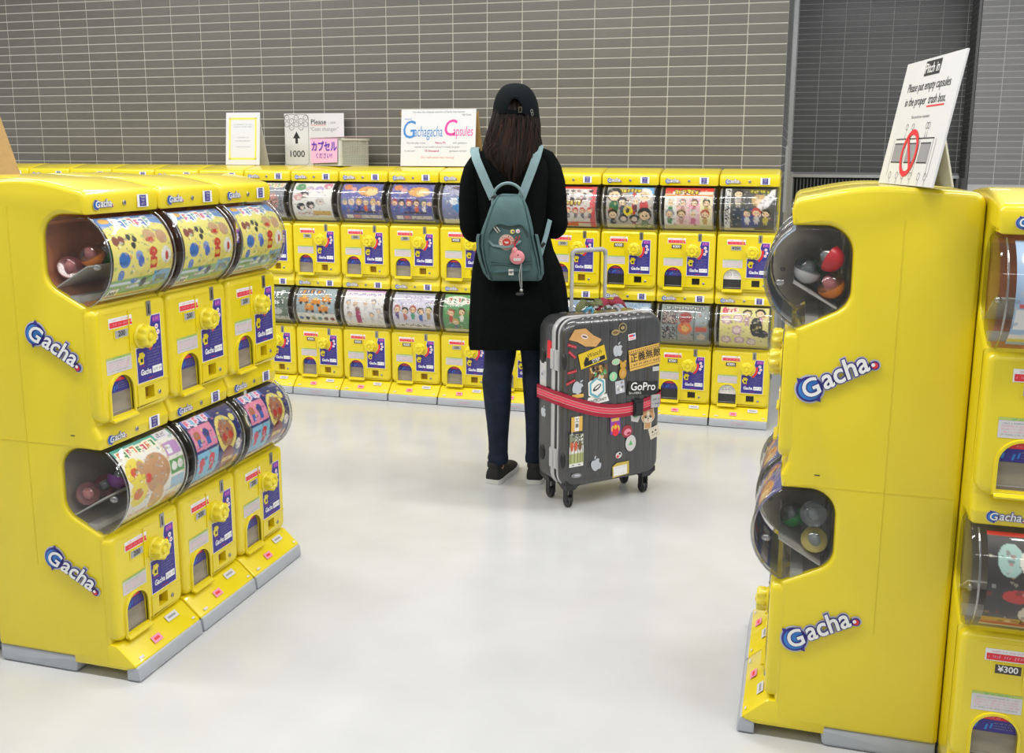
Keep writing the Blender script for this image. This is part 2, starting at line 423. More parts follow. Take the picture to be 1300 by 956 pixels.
        a = Art(w, h, 'e9e6e6'); a.rect(0, 0, 1, .06, 'c89ad0'); a.title(.1, .9, .13, .07, '9a7ab8', 'f4f0f4', g)
        for x, y, c in [(.12, .34, 'a8a8b0'), (.3, .36, 'c8b4a0'), (.55, .34, 'c8c4c8'), (.75, .3, '909098'), (.15, .6, 'b09c90'), (.7, .6, 'a4a4a8'), (.88, .5, 'c0bcc0')]: a.figure(x, y, .06, c, 'd4d0d0')
        a.rect(.3, .5, .42, .84, 'b03a6a'); a.ell(.36, .48, .06, .05, '8a5a50'); a.small(.05, .9, .95, .96, '7a7a80', g, .4)
    elif kind == 'chibiwhite':
        a = Art(w, h, 'd9d4e4'); a.rect(0, 0, 1, .08, '8a90a0'); a.small(.05, .1, .95, .3, 'b0a8cc', g, .3)
        for i, c in enumerate(['5a4a80', 'c86a5a', '58a080', '4a68b0', 'b89a50']): a.figure(.12 + .19 * i, .42 + .04 * (i % 2), .08, pick(HAIR), c)
        a.rect(.05, .76, .95, .88, 'eceaea'); a.small(.08, .79, .9, .86, '555060', g, .35); a.rect(.0, .92, 1, 1, '9aa0a8')
    elif kind == 'greenred':
        a = Art(w, h, '5f9a62'); a.ell(.3, .18, .3, .12, 'e8e6dc'); a.title(.1, .8, .17, .12, ['c83a34', '2a7a44'], 'f4f2e8', g)
        for x, y, c in [(.2, .45, 'c84a44'), (.45, .42, 'e8e4d8'), (.7, .45, 'd8a050'), (.85, .6, 'c03a3a'), (.3, .66, '3a78a8')]: a.figure(x, y, .08, pick(HAIR), c)
        a.rect(0, .86, 1, 1, 'ddd8c4')
    elif kind == 'bluewhite':
        a = Art(w, h, '8088b0'); a.small(0, 0, 1, .3, 'c8c0d0', g, .5); a.ell(.4, .5, .14, .16, '3a88c8'); a.ell(.28, .42, .1, .08, 'dfe4e8')
        a.ell(.66, .56, .2, .16, 'd0c89a'); a.ell(.75, .32, .15, .1, 'c87a6a'); a.rect(0, .82, 1, 1, 'dcd8c0'); a.ell(.5, .1, .3, .06, '5a4a5a')
    elif kind == 'redrows':
        a = Art(w, h, 'd9d2cc'); a.rect(0, 0, 1, .07, 'd0342c'); a.rect(.88, 0, 1, 1, 'dc5a60')
        for j in range(3):
            for i in range(7): a.ell(.1 + .13 * i, .14 + .09 * j, .045, .035, pick(['2e2c30', '6a6468', 'e8e4e0', 'a09a98']))
        a.title(.05, .7, .4, .1, 'e0d060', '6a2a30', g)
        for i in range(6): a.figure(.1 + .155 * i, .56, .06, 'c82a28', '77757a')
        a.rect(0, .82, 1, .86, 'c84a3a'); a.rect(.3, .86, .6, .96, 'd8503c'); a.rect(0, .88, .28, 1, 'dcd4b4')
    elif kind == 'manga':
        a = Art(w, h, 'b8b0a8'); a.rect(.45, 0, 1, .2, '6aa8d8'); a.rect(.55, .1, .62, 1, 'c83430')
        a.figure(.17, .2, .16, '1f211e', '2c6a44'); a.figure(.8, .2, .15, 'e6e2de', 'c84444'); a.figure(.35, .36, .09, '262628', '4a5a6a')
        a.figure(.62, .34, .08, 'd0c8c8', '6a3a40'); a.figure(.82, .62, .14, '20221f', '7a8a6a'); a.figure(.15, .62, .1, '26242a', '2a2a30')
        a.ell(.47, .55, .1, .1, 'e8d430'); a.ell(.46, .54, .04, .05, '2a2430'); a.ell(.37, .72, .1, .1, '2a2c2a'); a.ell(.37, .73, .06, .06, 'd8c8b8'); a.ell(.6, .72, .1, .1, '2a2c2a'); a.ell(.6, .73, .06, .06, 'd8c8b8')
        a.title(.28, .72, .11, .09, 'e8de3a', '7a5a20', g); a.rect(0, .86, 1, 1, 'd4cfae'); a.rect(.6, .86, 1, 1, '8a9a60'); a.small(.62, .88, .98, .97, 'e8e4d0', g, .35)
    elif kind == 'columns':
        a = Art(w, h, 'ecdcc8'); a.rect(0, 0, 1, .12, 'd8382c'); a.rect(0, .12, .16, .18, 'd8382c'); a.title(.18, .7, .12, .11, 'e8dc3a', '7a3020', g)
        a.rect(.02, .2, .98, .24, 'e08a3a')
        for i, (c, f) in enumerate([('e8e8e0', '3a8a54'), ('eec8c8', 'c8988a'), ('f0b8c8', 'd0708a'), ('eee4b4', 'c8a860')]):
            a.rect(.02 + .24 * i, .26, .25 + .24 * i, .84, c); a.figure(.14 + .24 * i, .36, .075, pick(HAIR), f); a.figure(.12 + .24 * i, .58, .085, pick(HAIR), f)
        a.rect(0, .85, 1, 1, 'cfc9a4')
    elif kind == 'darkhero':
        a = Art(w, h, '50504a'); a.rect(0, 0, .12, 1, 'e4e2dc'); a.small(.02, .03, .1, .8, '303030', g, .4)
        a.figure(.27, .14, .1, '22241f', 'b0a49c'); a.rect(.17, .46, .36, .9, '34404c'); a.ell(.7, .3, .17, .13, 'c8a468'); a.ell(.72, .34, .11, .08, 'eecfae')
        a.poly = None
        for i in range(9): a.ell(.98 - .06 * i, .12 + .08 * i, .09, .1, 'e6e4e2')
        a.rect(.36, .46, .7, .9, '3c4488')
        for i, (x, y) in enumerate([(.46, .55), (.64, .53), (.82, .55)]): a.figure(x, y, .085, ['3a4a3c', 'c84a40', '2a2a2c'][i], ['dcd8d4', 'd8d0cc', 'd8c040'][i])
        a.title(.5, .86, .09, .07, 'e0d83c', '6a6020', g); a.rect(0, .9, 1, 1, 'cfc9a4'); a.rect(.6, .88, 1, .97, '5a5a4a')
    elif kind == 'bluemix':
        a = Art(w, h, '7f98b8'); a.small(0, 0, 1, 1, 'a8b8cc', g, .35)
        for i in range(8): a.ell(g.uniform(.1, .9), g.uniform(.1, .8), .1, .07, pick(['4a6aa0', 'c8d4e0', 'd8a0a0', '3a4a78', 'e8e4dc', '6ab0a0']))
        a.rect(0, .86, 1, 1, 'd0d4d4')
    elif kind == 'gridcharm':
        a = Art(w, h, '8c9494'); a.title(.1, .9, .1, .07, 'd8dcdc', '5a6464', g); a.rect(.34, .18, .36, .85, '5a6060'); a.rect(.7, .18, .72, .85, '5a6060')
        a.rect(.03, .2, .33, .46, '4a3c3c'); a.small(.05, .22, .31, .44, 'b8a8a0', g, .5); a.rect(.03, .5, .33, .8, '383c40'); a.small(.03, .5, .33, .8, 'b0b4b4', g, .45)
        a.ell(.52, .32, .14, .12, '9a3a34'); a.ell(.52, .54, .15, .13, 'd8784a'); a.ell(.52, .54, .08, .07, 'e8b868'); a.rect(.38, .68, .68, .8, 'a89c94')
        a.rect(.74, .2, .97, .46, '9aa4a8'); a.rect(.74, .5, .97, .6, 'c05848'); a.ell(.85, .72, .09, .08, 'c8b8a4'); a.rect(0, .88, 1, 1, '9a9c90')
    elif kind == 'yellowgirl':
        a = Art(w, h, 'e2d890'); a.title(.05, .36, .1, .12, 'c8386a', 'f4f0d8', g)
        for x, y in [(.15, .32), (.36, .52), (.15, .74), (.42, .74), (.66, .78), (.38, .28)]: a.ell(x, y, .1, .09, 'c49ab8'); a.ell(x, y, .07, .06, 'e8d4c8')
        a.figure(.56, .16, .09, '26222a', 'b890a0'); a.figure(.82, .14, .1, '221f28', 'e0a8b8'); a.ell(.75, .44, .12, .2, '30303a'); a.ell(.88, .58, .12, .08, '2c2e38')
        a.rect(.02, .9, .98, .98, 'cfc884'); a.ell(.1, .12, .04, .1, 'd84870')
    elif kind == 'skyboxes':        # pale blue sheet with panels
        a = Art(w, h, 'a9c4e2'); a.ell(.3, .2, .26, .14, 'f0f2f4'); a.ell(.32, .22, .12, .06, '4a5aa8'); a.title(.08, .9, .48, .1, ['c8304a', '3a3a7a'], 'f0f0f4', g)
        a.rect(.02, .6, 1, .78, 'f4f2f0'); a.rect(.1, .64, 1, .76, '4a5058'); a.rect(.04, .56, .9, .59, 'd85a60'); a.small(.12, .66, .95, .74, '8a9098', g, .4)
        a.rect(0, .84, 1, .9, 'f0e8e0'); a.rect(0, .9, 1, .94, 'e8d85a'); a.rect(0, .94, 1, 1, 'b8cce0')
    elif kind == 'darkred':
        a = Art(w, h, '3a3634'); a.rect(0, 0, 1, .05, 'd83a2a'); a.ell(.18, .25, .1, .14, 'a8c8c0'); a.ell(.42, .26, .17, .15, 'e6e0d4'); a.ell(.42, .28, .12, .1, 'c89a4a')
        a.ell(.45, .42, .12, .05, 'e8e0dc'); a.ell(.46, .4, .05, .05, 'b02a34'); a.ell(.25, .55, .12, .06, 'c83a30'); a.ell(.42, .72, .15, .12, 'e0d4bc'); a.ell(.42, .68, .08, .04, 'c0a070')
        a.ell(.42, .82, .09, .07, 'b83040'); a.rect(0, .8, .3, .87, 'c89a50'); a.rect(0, .88, 1, .93, 'c83a34'); a.rect(0, .93, 1, 1, 'e4dcc0')
        a.ell(.8, .4, .12, .14, 'd0c0a8'); a.ell(.82, .7, .12, .12, 'a03038')
    elif kind == 'greyjet':
        a = Art(w, h, '8e9098'); a.title(.3, .95, .1, .12, ['e08a3a', '7ab04a'], 'f0e8d8', g); a.rect(0, .22, .6, .6, '70747e'); a.ell(.7, .5, .16, .2, 'c8948a')
        a.small(.3, .4, .95, .75, '4a4040', g, .3); a.rect(0, .76, 1, .9, 'b8bcbc'); a.rect(0, .9, 1, 1, '6a6c3c')
    else:                           # greenblack
        a = Art(w, h, '6a7a6c'); a.title(.05, .9, .2, .16, 'e8ece8', '2a3a30', g); a.title(.2, .9, .4, .12, 'e8ece8', '2a3a30', g); a.ell(.6, .62, .25, .1, 'c8ccc4'); a.rect(0, .75, 1, .86, 'c4c8c0'); a.ell(.2, .6, .1, .1, '303a36')
    # fine clutter of the print: many little marks in colours already on the sheet
    rs = np.random.RandomState(seed + 5); base = a.a.copy()
    for i in range(150):
        x, y = rs.rand(), .08 + .78 * rs.rand(); c = base[int(rs.rand() * a.h), int(rs.rand() * a.w)] * rs.uniform(.5, 1.1)
        rx, ry = rs.uniform(.006, .035), rs.uniform(.006, .022)
        m = (((a.xx - x) / rx) ** 2 + ((a.yy - y) / ry) ** 2 < 1)
        a.a[m] = a.a[m] * .45 + np.clip(c, 0, 1) * .55
    return a.a

# ------------------------------------------------------------------ capsule machine
W = 0.30
Y3 = lambda a, v, z: (a, -v, z)              # (u, v, z) of the machine to its own axes: it faces -y
def half(dz, lip):
    return [(.020, 1.003 + dz, .004), (-.092, 1.060 + dz, .055), (-.090, 1.234 + dz, .080), (.030, 1.232 + dz, .004)]
NOTCH = []
def body_profile():
    base = [(-.348, .045, .01), (.020, .045, 0)]
    p = base + half(-.6, 0) + [(.034, .662, .012), (.020, .694, .004)] + half(0, 1)
    p[-1] = (.037, 1.232, .004)
    p += [(.041, 1.262, .0), (.036, 1.290, .030), (-.11, 1.322, .9), (-.348, 1.308, .03)]
    return fillet(p, 8)
BP = body_profile()
def in_notch(a, b):
    m = ((a[0] + b[0]) / 2, (a[1] + b[1]) / 2)
    for dz in (0, -.6):
        if m[0] < .019 and m[0] > -.2 and 1.0 < m[1] - dz < 1.24: return True
    return False
side_m = [(1 if BP[i][1] > .9 else 2) if in_notch(BP[i], BP[(i + 1) % len(BP)]) else 0 for i in range(len(BP))]
mb = MB(); prism(mb, BP, .0015, W - .0015, .013, Y3, 0, side_m, 4)
ME_BODY = mb.mesh('body', [YEL, HOP, HOP], 35); ME_BODYB = mb.mesh('body', [YEL, HOPB, HOP], 35)
# fine moulding seams on both side panels
mb = MB()
for x in (.0009, W - .0019):
    mb.box((x, .19, .30), (x + .001, .192, 1.25)); mb.box((x, .0, .6405), (x + .001, .335, .642)); mb.box((x, .04, .668), (x + .001, .052, .6705), 1)
ME_SEAM = mb.mesh('side_seam', [YELD, METD])
def dome_profile(dz, g=0.0):
    pts = [(.020, 1.004 + dz)]
    c = None
    front = []
    for k in range(13):
        t = -1.12 + 2.16 * k / 12
        front.append((-.035 - g + .127 * math.cos(t) , 1.1175 + dz + (.127) * math.sin(t) ))
    back = fillet([(.02, 1.229 + dz, 0), (-.0875, 1.231 + dz, .080), (-.0890, 1.062 + dz, .055), (.018, 1.006 + dz, 0)], 8)
    return front + back[0:]
DP = dome_profile(0)
mb = MB(); prism(mb, DP, .004, W - .004, .008, Y3, 0, None, 2)
ME_DOME = mb.mesh('dome', [DOME], 40)
# moulded rims of the dome: a bright bead down each side of its front
mb = MB()
if 1:
    x = 0
    mb.tube([(x, -(-.035 + .1285 * math.cos(t)), 1.1175 + .1285 * math.sin(t)) for t in [-1.1 + 2.1 * k / 14 for k in range(15)]], .0022, 6)
RIM = clear('dome_rim_plastic', (0.72, 0.73, 0.73), 0.30, 0.12)
ME_RIM = mb.mesh('dome_rim', [RIM], 60)
mb = MB(); mb.ball((0, -.058, 1.105), (.008, .012, .009), 10, 6); ME_PIV = mb.mesh('dome_pivot', [RIM], 60)
def card_mesh(A):
    h, w, _ = A.shape
    vs = []; 
    for j in range(h):
        t = 1.0 - 2.02 * j / (h - 1)
        for i in range(w):
            vs.append((.036 + .242 * i / (w - 1), -(-.035 + .1225 * math.cos(t)), 1.1175 + .1225 * math.sin(t)))
    fs = [(j * w + i, (j + 1) * w + i, (j + 1) * w + i + 1, j * w + i + 1) for j in range(h - 1) for i in range(w - 1)]
    me = bpy.data.meshes.new('display_card'); me.from_pydata(vs, [], fs)
    ca = me.color_attributes.new('Col', 'FLOAT_COLOR', 'POINT')
    ca.data.foreach_set('color', np.concatenate([A, np.ones((h, w, 1))], 2).astype(np.float32).ravel())
    me.polygons.foreach_set('use_smooth', [True] * len(me.polygons))
    me.materials.append(PRINT)
    return me
CARDS = {}
def card(kind, big=False, seed=0):
    k = (kind, big, seed)
    if k not in CARDS: CARDS[k] = card_mesh(art(kind, *((96, 88) if big else (56, 52)), seed=seed))
    return CARDS[k]
# added solid panel, coloured for the dim see-through, at one side, and the sloping ramp inside
def hopper(side, m):
    mb = MB(); x = W - .016 if side else .012
    poly = inset(DP, .010)
    prism(mb, poly, x, x + .004, 0, Y3, 0)
    return mb.mesh('hopper_dim_panel', [m], 30)
ME_HOP = [hopper(0, HOPG), hopper(1, HOPG), hopper(1, HOPB)]
mb = MB()
mb.add([(.010, -.028, 1.107), (W - .010, -.028, 1.107), (W - .010, .066, 1.052), (.010, .066, 1.052),
        (.010, -.031, 1.104), (W - .010, -.031, 1.104), (W - .010, .064, 1.049), (.010, .064, 1.049)],
       [(0, 1, 2, 3), (7, 6, 5, 4), (0, 4, 5, 1), (3, 2, 6, 7), (1, 5, 6, 2), (0, 3, 7, 4)])
mb.box((.010, .0, 1.012), (W - .010, .028, 1.03))
ME_RAMP = mb.mesh('ramp', [RAMP])

def arch(cx, w, z0, zt, n=12):
    r = w / 2; cz = zt - r
    return [(cx - r, z0), (cx + r, z0)] + [(cx + r * math.cos(PI * k / n), cz + r * math.sin(PI * k / n)) for k in range(n + 1)]
# door: pressed front with an arched chute opening, a square coin return and a rounded rim
def door_mesh():
    mb = MB()
    out = fillet([(.003, .700, .03), (.297, .700, .03), (.297, .997, .02), (.003, .997, .02)], 5)
    holes = [arch(.087, .090, .711, .8165), [(.183, .728), (.223, .728), (.223, .762), (.183, .762)]]
    r = .015; st = []
    for k in range(5):
        t = PI / 2 * k / 4; st.append((.018 + .0255 - r + r * math.sin(t), r * (1 - math.cos(t))))
    st = [(.006, 0)] + st
    rings = [[(x, -v, z) for x, z in inset(out, d)] for v, d in st]
    n = len(out); fs = []
    for i in range(len(rings) - 1):
        for j in range(n):
            k = (j + 1) % n; fs.append((i * n + j, i * n + k, (i + 1) * n + k, (i + 1) * n + j))
    mb.add([p for q in rings for p in q], fs, 0)
    vf = .0435
    mb.tess([inset(out, r)] + holes, 0, False, lambda x, z: (x, -vf, z))
    for h in holes:
        m = len(h)
        mb.add([(x, -vf, z) for x, z in h] + [(x, -.0205, z) for x, z in h], [(j, m + j, m + (j + 1) % m, (j + 1) % m) for j in range(m)], 0)
    # raised rim and tray lip round the chute
    a0 = arch(.087, .090, .711, .8165); a1 = arch(.087, .104, .703, .8235)
    m = len(a0)
    mb.add([(x, -vf, z) for x, z in a1] + [(x, -vf - .005, z) for x, z in inset(a1, .0015)] + [(x, -vf - .005, z) for x, z in a0] + [(x, -vf + .004, z) for x, z in a0],
           [(k * m + j, k * m + (j + 1) % m, (k + 1) * m + (j + 1) % m, (k + 1) * m + j) for k in range(3) for j in range(m)], 0)
    mb.add([(.038, -vf, .702), (.136, -vf, .702), (.136, -vf - .013, .699), (.038, -vf - .013, .699),
            (.038, -vf, .711), (.136, -vf, .711), (.136, -vf - .014, .703), (.038, -vf - .014, .703)],
           [(0, 3, 2, 1), (4, 5, 6, 7), (3, 7, 6, 2)[::-1], (0, 4, 7, 3)[::-1], (1, 2, 6, 5)[::-1]], 0)
    # cover of the coin box: a raised step low on the right, with its seam, and a boss behind the knob
    mb.box((.152, -vf - .0025, .770), (.284, -vf, .7725)); mb.box((.150, -vf - .0025, .712), (.1525, -vf, .7725))
    mb.box((.130, -vf - .003, .872), (.1325, -vf, .978)); mb.box((.045, -vf - .001, .9785), (.2, -vf, .9800))
    return mb.mesh('door', [YEL], 32)
ME_DOOR = door_mesh()
VF = .0435
def knob_mesh():
    mb = MB(); n = 48; cx, cz = .181, .903
    def ring(v, r, lob):
        r *= .93
        return [(cx + r * (1 + lob * math.cos(8 * 2 * PI * k / n)) * math.cos(2 * PI * k / n), -v,
                 cz + r * (1 + lob * math.cos(8 * 2 * PI * k / n)) * math.sin(2 * PI * k / n)) for k in range(n)]
    mb.loft([ring(VF, .036, 0), ring(VF + .004, .036, 0), ring(VF + .005, .033, 0), ring(VF + .008, .030, .0), ring(VF + .010, .031, .08), ring(VF + .026, .031, .10),
             ring(VF + .031, .027, .09), ring(VF + .032, .018, .04), ring(VF + .028, .015, 0), ring(VF + .028, .011, 0), ring(VF + .034, .009, 0), ring(VF + .035, .003, 0)], 0)
    return mb.mesh('knob', [YKN], 40)
ME_KNOB = knob_mesh()
def slot_mesh():
    mb = MB(); y = -VF
    mb.box((.208, y - .002, .953), (.226, y, .992), 0); mb.box((.2145, y - .0026, .958), (.2185, y - .0005, .984), 1); mb.ball((.217, y - .002, .962), (.003, .002, .003), 8, 4, 1)
    return mb.mesh('coin_slot', [MET, METD])
ME_SLOT = slot_mesh()
def price_mesh(s, dark):
    mb = MB(); y = -VF
    mb.box((.072, y - .002, .911), (.1285, y, .936), 0); rect(mb, .075, .9135, .1255, .9335, y - .0023, 1)
    text(mb, s, .100, .9235, .019, y - .0027, 2, off=.02)
    return mb.mesh('price_card', [YEL, BOXD if dark else BOXG, WHT if dark else BLK])
ME_PRICE = {(s, d): price_mesh(s, d) for s in ('200', '\u00a5300', '\u00a5200', '\u00a5350') for d in (0, 1)}
def warn_mesh():
    mb = MB(); y = -VF - .0006; g = random.Random(4)
    rect(mb, .054, .940, .146, .967, y, 0); rect(mb, .057, .942, .143, .9565, y - .0004, 1)
    squiggle(mb, .060, .138, .9495, .008, y - .0008, 2, g); squiggle(mb, .066, .136, .9615, .004, y - .0004, 3, g); disc(mb, .143, .9445, .003, y - .0008, 1, 8)
    return mb.mesh('warning_label', [WHT, RED, PNK, PNK])
ME_WARN = warn_mesh()
def info_mesh():
    mb = MB(); y = -VF - .0006; g = random.Random(5)
    rect(mb, .036, .824, .134, .867, y, 0); rect(mb, .036, .861, .134, .867, y - .0003, 1); squiggle(mb, .06, .115, .8635, .005, y - .0006, 4, g)
    for z, m in ((.855, 3), (.849, 2), (.843, 2), (.837, 2), (.831, 3)): squiggle(mb, .042, .128, z, .0032, y - .0004, m, g)
    return mb.mesh('info_label', [LBL, LGN, PNK, GRYT, GRN])
ME_INFO = info_mesh()

def logo(mb, x, z, w, y, ang=0.0, both=1):
    """the swirl-G lettering; materials 0 silver, 1 indigo, 2 blue, 3 white, 4 red"""
    k = w; ca, sa = math.cos(ang), math.sin(ang)
    sub = MB()
    d = .0006 * max(1, w / .06)
    gx, gz = -.325, -.03
    # swirl
    gx, gz = -.34, -.035
    disc(sub, gx, gz, .178, 0, 0, 28); disc(sub, gx, gz, .158, -d, 1, 28); disc(sub, gx, gz, .132, -2 * d, 2, 28)
    for a in (1.7, 4.7):
        p = [(gx + .15 * math.cos(a), gz + .15 * math.sin(a)), (gx + .205 * math.cos(a + .25), gz + .205 * math.sin(a + .25)), (gx + .15 * math.cos(a + .5), gz + .15 * math.sin(a + .5))]
        sub.poly([(q[0], -d * 1.1, q[1]) for q in p], 1)
    for off, m, lv in ((.085, 0, 0.5), (.055, 1, 2.5), (.020, 3, 3.5)):
        text(sub, 'G', gx + .015, gz + .005, .31, -lv * d, m, off=off, shear=.1, res=4)
        text(sub, 'acha', .105, -.005, .345, -lv * d, m, off=off, shear=.15, sx=.93, res=4)
    disc(sub, .455, -.085, .070, -.5 * d, 0, 16); disc(sub, .455, -.085, .054, -2.5 * d, 1, 16); disc(sub, .455, -.085, .038, -3.5 * d, 4, 16); disc(sub, .443, -.070, .023, -4 * d, 3, 12)
    mb.add([(x + (p[0] * ca - p[2] * sa) * k, y + p[1], z + (p[0] * sa + p[2] * ca) * k) for p in sub.v], sub.f, sub.m)
LM = [SIL, INDI, BLU, WHT, RED]
mb = MB(); logo(mb, .069, 1.258, .073, -.0425); ME_LOGO_T = mb.mesh('logo', LM)
mb = MB(); logo(mb, .069, .655, .073, -.0345); ME_LOGO_L = mb.mesh('logo', LM)
def maker(zc, y):
    mb = MB(); rect(mb, .203, zc - .0165, .249, zc + .0165, y, 0); rect(mb, .2125, zc - .0145, .2395, zc + .0145, y - .0004, 1)
    for i, s in enumerate(('TAKARA', 'TOMY', 'A.R.T.S')): text(mb, s, .226, zc + .0085 - .0085 * i, .0078, y - .0008, 0, sx=.66, res=1)
    return mb.mesh('maker_label', [WHT, INDI])
ME_MK_T, ME_MK_L = maker(1.259, -.0422), maker(.655, -.0342)
def screw(zc, y, x=.151, r=.0065):
    mb = MB(); n = 14
    mb.loft([[(x + q * math.cos(2 * PI * k / n), y - d, zc + q * math.sin(2 * PI * k / n)) for k in range(n)] for q, d in ((r, 0), (r, .002), (r * .75, .003))], 0)
    mb.box((x - r * .6, y - .0034, zc - .0008), (x + r * .6, y - .0028, zc + .0008), 1)
    return mb.mesh('lock', [MET, METD])
ME_SC_T, ME_SC_L, ME_KEY = screw(1.257, -.041), screw(.654, -.0325), screw(.737, -VF, .243, .006)
def instr_mesh():
    mb = MB(); y = -VF - .0006
    cx, cz, r = .181, .903, .0445
    def shape(g):
        x1, x2, zt, zm, zb = .156 - g, .264 + g, .951 + g, .871 + g, .777 - g
        rr = r - g * .6
        pts = [(x1, zb), (x2, zb), (x2, zt)]
        a0 = math.asin(min(1, (zt - cz) / rr)) if zt - cz < rr else None
        st = (cx + math.sqrt(max(0, (rr + .006) ** 2 - (zt - cz) ** 2)), zt) if False else (.226 - g, zt)
        pts.append(st)
        a_s, a_e = math.atan2(zt - .012 - cz, .226 - cx), -math.acos(0) + .35
        for k in range(9):
            a = a_s * .8 + (-1.0 - a_s * .8) * k / 8
            pts.append((cx + rr * math.cos(a), cz + rr * math.sin(a)))
        pts.append((.190, zm)); pts.append((x1, zm))
        return pts
    for g, m, d in ((.0022, 0, 0), (0, 1, .0004)):
        mb.tess([shape(g)], m, False, lambda x, z: (x, y - d, z))
    yy = y - .0008
    ringp(mb, cx, cz, .0455, .056, yy, 3, 10, -.95, .25)
    rect(mb, .230, .932, .262, .949, yy, 4); squiggle(mb, .233, .259, .941, .008, yy - .0003, 5, random.Random(2))
    for x, z in ((.246, .919), (.251, .903), (.244, .888)): disc(mb, x, z, .0072, yy - .0002, 0, 12); disc(mb, x, z, .004, yy - .0004, 5, 8)
    # little yellow machine picture, grey lines, logo and white box
    rect(mb, .165, .826, .184, .858, yy, 2); rect(mb, .170, .832, .180, .842, yy - .0002, 7); disc(mb, .178, .850, .0045, yy - .0002, 2, 8); rect(mb, .184, .845, .189, .853, yy, 2); rect(mb, .160, .834, .165, .848, yy, 2)
    for i in range(6): squiggle(mb, .200, .256 - .01 * (i % 2), .860 - .008 * i, .0035, yy, 6, random.Random(i))
    squiggle(mb, .166, .186, .8205, .0035, yy, 3, random.Random(9))
    text(mb, 'Gacha', .190, .803, .022, yy, 0, off=.03, shear=.1, sx=.82, res=2)
    rect(mb, .218, .794, .259, .813, yy, 0); squiggle(mb, .222, .256, .8035, .009, yy - .0003, 6, random.Random(3)); squiggle(mb, .200, .222, .784, .004, yy, 3, random.Random(8))
    return mb.mesh('instruction_label', [WHT, INDI, YEL, RED, PUR, PNK, GRYT, CHB])
ME_INST = instr_mesh()
def flap_mesh(v):
    """chute flap: grey or black, or with a white printed label"""
    mb = MB(); y = -.034; a = arch(.087, .0895, .7115, .816)
    mb.tess([a], 0, False, lambda x, z: (x, y + (z - .711) * .03 - .002, z))
    up = [p for p in a if p[1] > .775] ; yy = y - .0005
    cut = .772 if v != 2 else .764
    upper = [(.087 - .0435, cut), (.087 + .0435, cut)] + [(.087 + .0435 * math.cos(PI * k / 12), .7715 + .0435 * math.sin(PI * k / 12)) for k in range(13)]
    mb.tess([upper], 1, False, lambda x, z: (x, yy, z))
    g = random.Random(1)
    if v != 2:
        red = [(.087 + .0405 * math.cos(PI * k / 12), .7715 + .0405 * math.sin(PI * k / 12)) for k in range(3, 10)]
        mb.tess([red], 2, False, lambda x, z: (x, yy - .0005, z)); squiggle(mb, .075, .1, .8055, .005, yy - .0009, 3, g)
        squiggle(mb, .048, .080, .784, .014, yy - .0005, 4, g); 
        for z in (.793, .787, .781): squiggle(mb, .086, .124, z, .003, yy - .0005, 5, g)
    else:
        disc(mb, .071, .786, .013, yy - .0004, 5, 14); disc(mb, .104, .786, .013, yy - .0004, 5, 14)
        disc(mb, .071, .786, .0115, yy - .0007, 1, 14); disc(mb, .104, .786, .0115, yy - .0007, 1, 14)
        squiggle(mb, .050, .124, .772, .004, yy - .0005, 3, g); squiggle(mb, .074, .1, .808, .004, yy - .0005, 6, g)
        squiggle(mb, .062, .080, .786, .01, yy - .001, 5, g); squiggle(mb, .096, .112, .786, .01, yy - .001, 5, g)
    mb.tess([[(.045, .7205), (.129, .7205), (.129, .7225), (.045, .7225)]], 7, False, lambda x, z: (x, y - .003, z))
    return mb.mesh('chute_flap', [CHG if v == 0 else CHB, WHT if v == 2 else INDI, RED, PNK, BLU, GRYT, LGN, RAMP])
ME_FLAP = [flap_mesh(i) for i in range(3)]
mb = MB(); mb.box((.181, -.022, .726), (.225, -.0195, .764)); ME_RET = [mb.mesh('coin_return', [CRT]), mb.mesh('coin_return', [CHB])]
# skirt, foot bar, rear base
mb = MB()
sk = fillet([(-.10, .030, 0), (.060, .030, .0), (.094, .040, .004), (.092, .047, .004), (.035, .098, .03), (-.10, .100, 0)], 4)
prism(mb, sk, .002, W - .002, .006, Y3, 0, None, 2)
ME_SKIRT = mb.mesh('skirt', [YEL], 35)
def sk_pt(x, t):
    v = .040 + .050 * t; z = .0965 - .0450 * t
    return (x, -v - .0008, z + .0009)
ME_SKL = []
for x0, x1, t0, t1, m in ((.195, .245, .12, .42, 0), (.105, .142, .5, .82, 2), (.030, .048, .86, .96, 0), (.27, .283, .86, .94, 0)):
    mb = MB(); mb.poly([sk_pt(x0, t1), sk_pt(x1, t1), sk_pt(x1, t0), sk_pt(x0, t0)], m)
    if x1 - x0 > .03:
        up_ = lambda q: (q[0], q[1] - .0004, q[2] + .0004)
        mb.poly([up_(sk_pt(x0 + .008, t1 - .11)), up_(sk_pt(x1 - .008, t1 - .11)), up_(sk_pt(x1 - .008, t0 + .1)), up_(sk_pt(x0 + .008, t0 + .1))], 1 if m == 0 else 3)
    ME_SKL.append(mb.mesh('skirt_label', [LBL, GRYT, PNK, RED]))
mb = MB()
ft = fillet([(.062, .002, 0), (.104, .002, .004), (.098, .043, .006), (.062, .043, 0)], 3)
prism(mb, ft, .004, W - .004, .005, Y3, 0, None, 2)
ME_FOOT = mb.mesh('foot_bar', [GRYF], 35)
mb = MB(); squiggle(mb, .115, .185, .026, .007, -.1032, 0, random.Random(3)); squiggle(mb, .12, .175, .016, .005, -.1040, 1, random.Random(5)); ME_FTL = mb.mesh('foot_label', [PNK, GRYT])
mb = MB()
bs = fillet([(-.345, .001, .008), (-.095, .001, .01), (-.088, .048, .008), (-.345, .048, 0)], 3)
prism(mb, bs, .003, W - .003, .008, Y3, 0, None, 2)
ME_BASE = mb.mesh('base', [GRYF], 35)
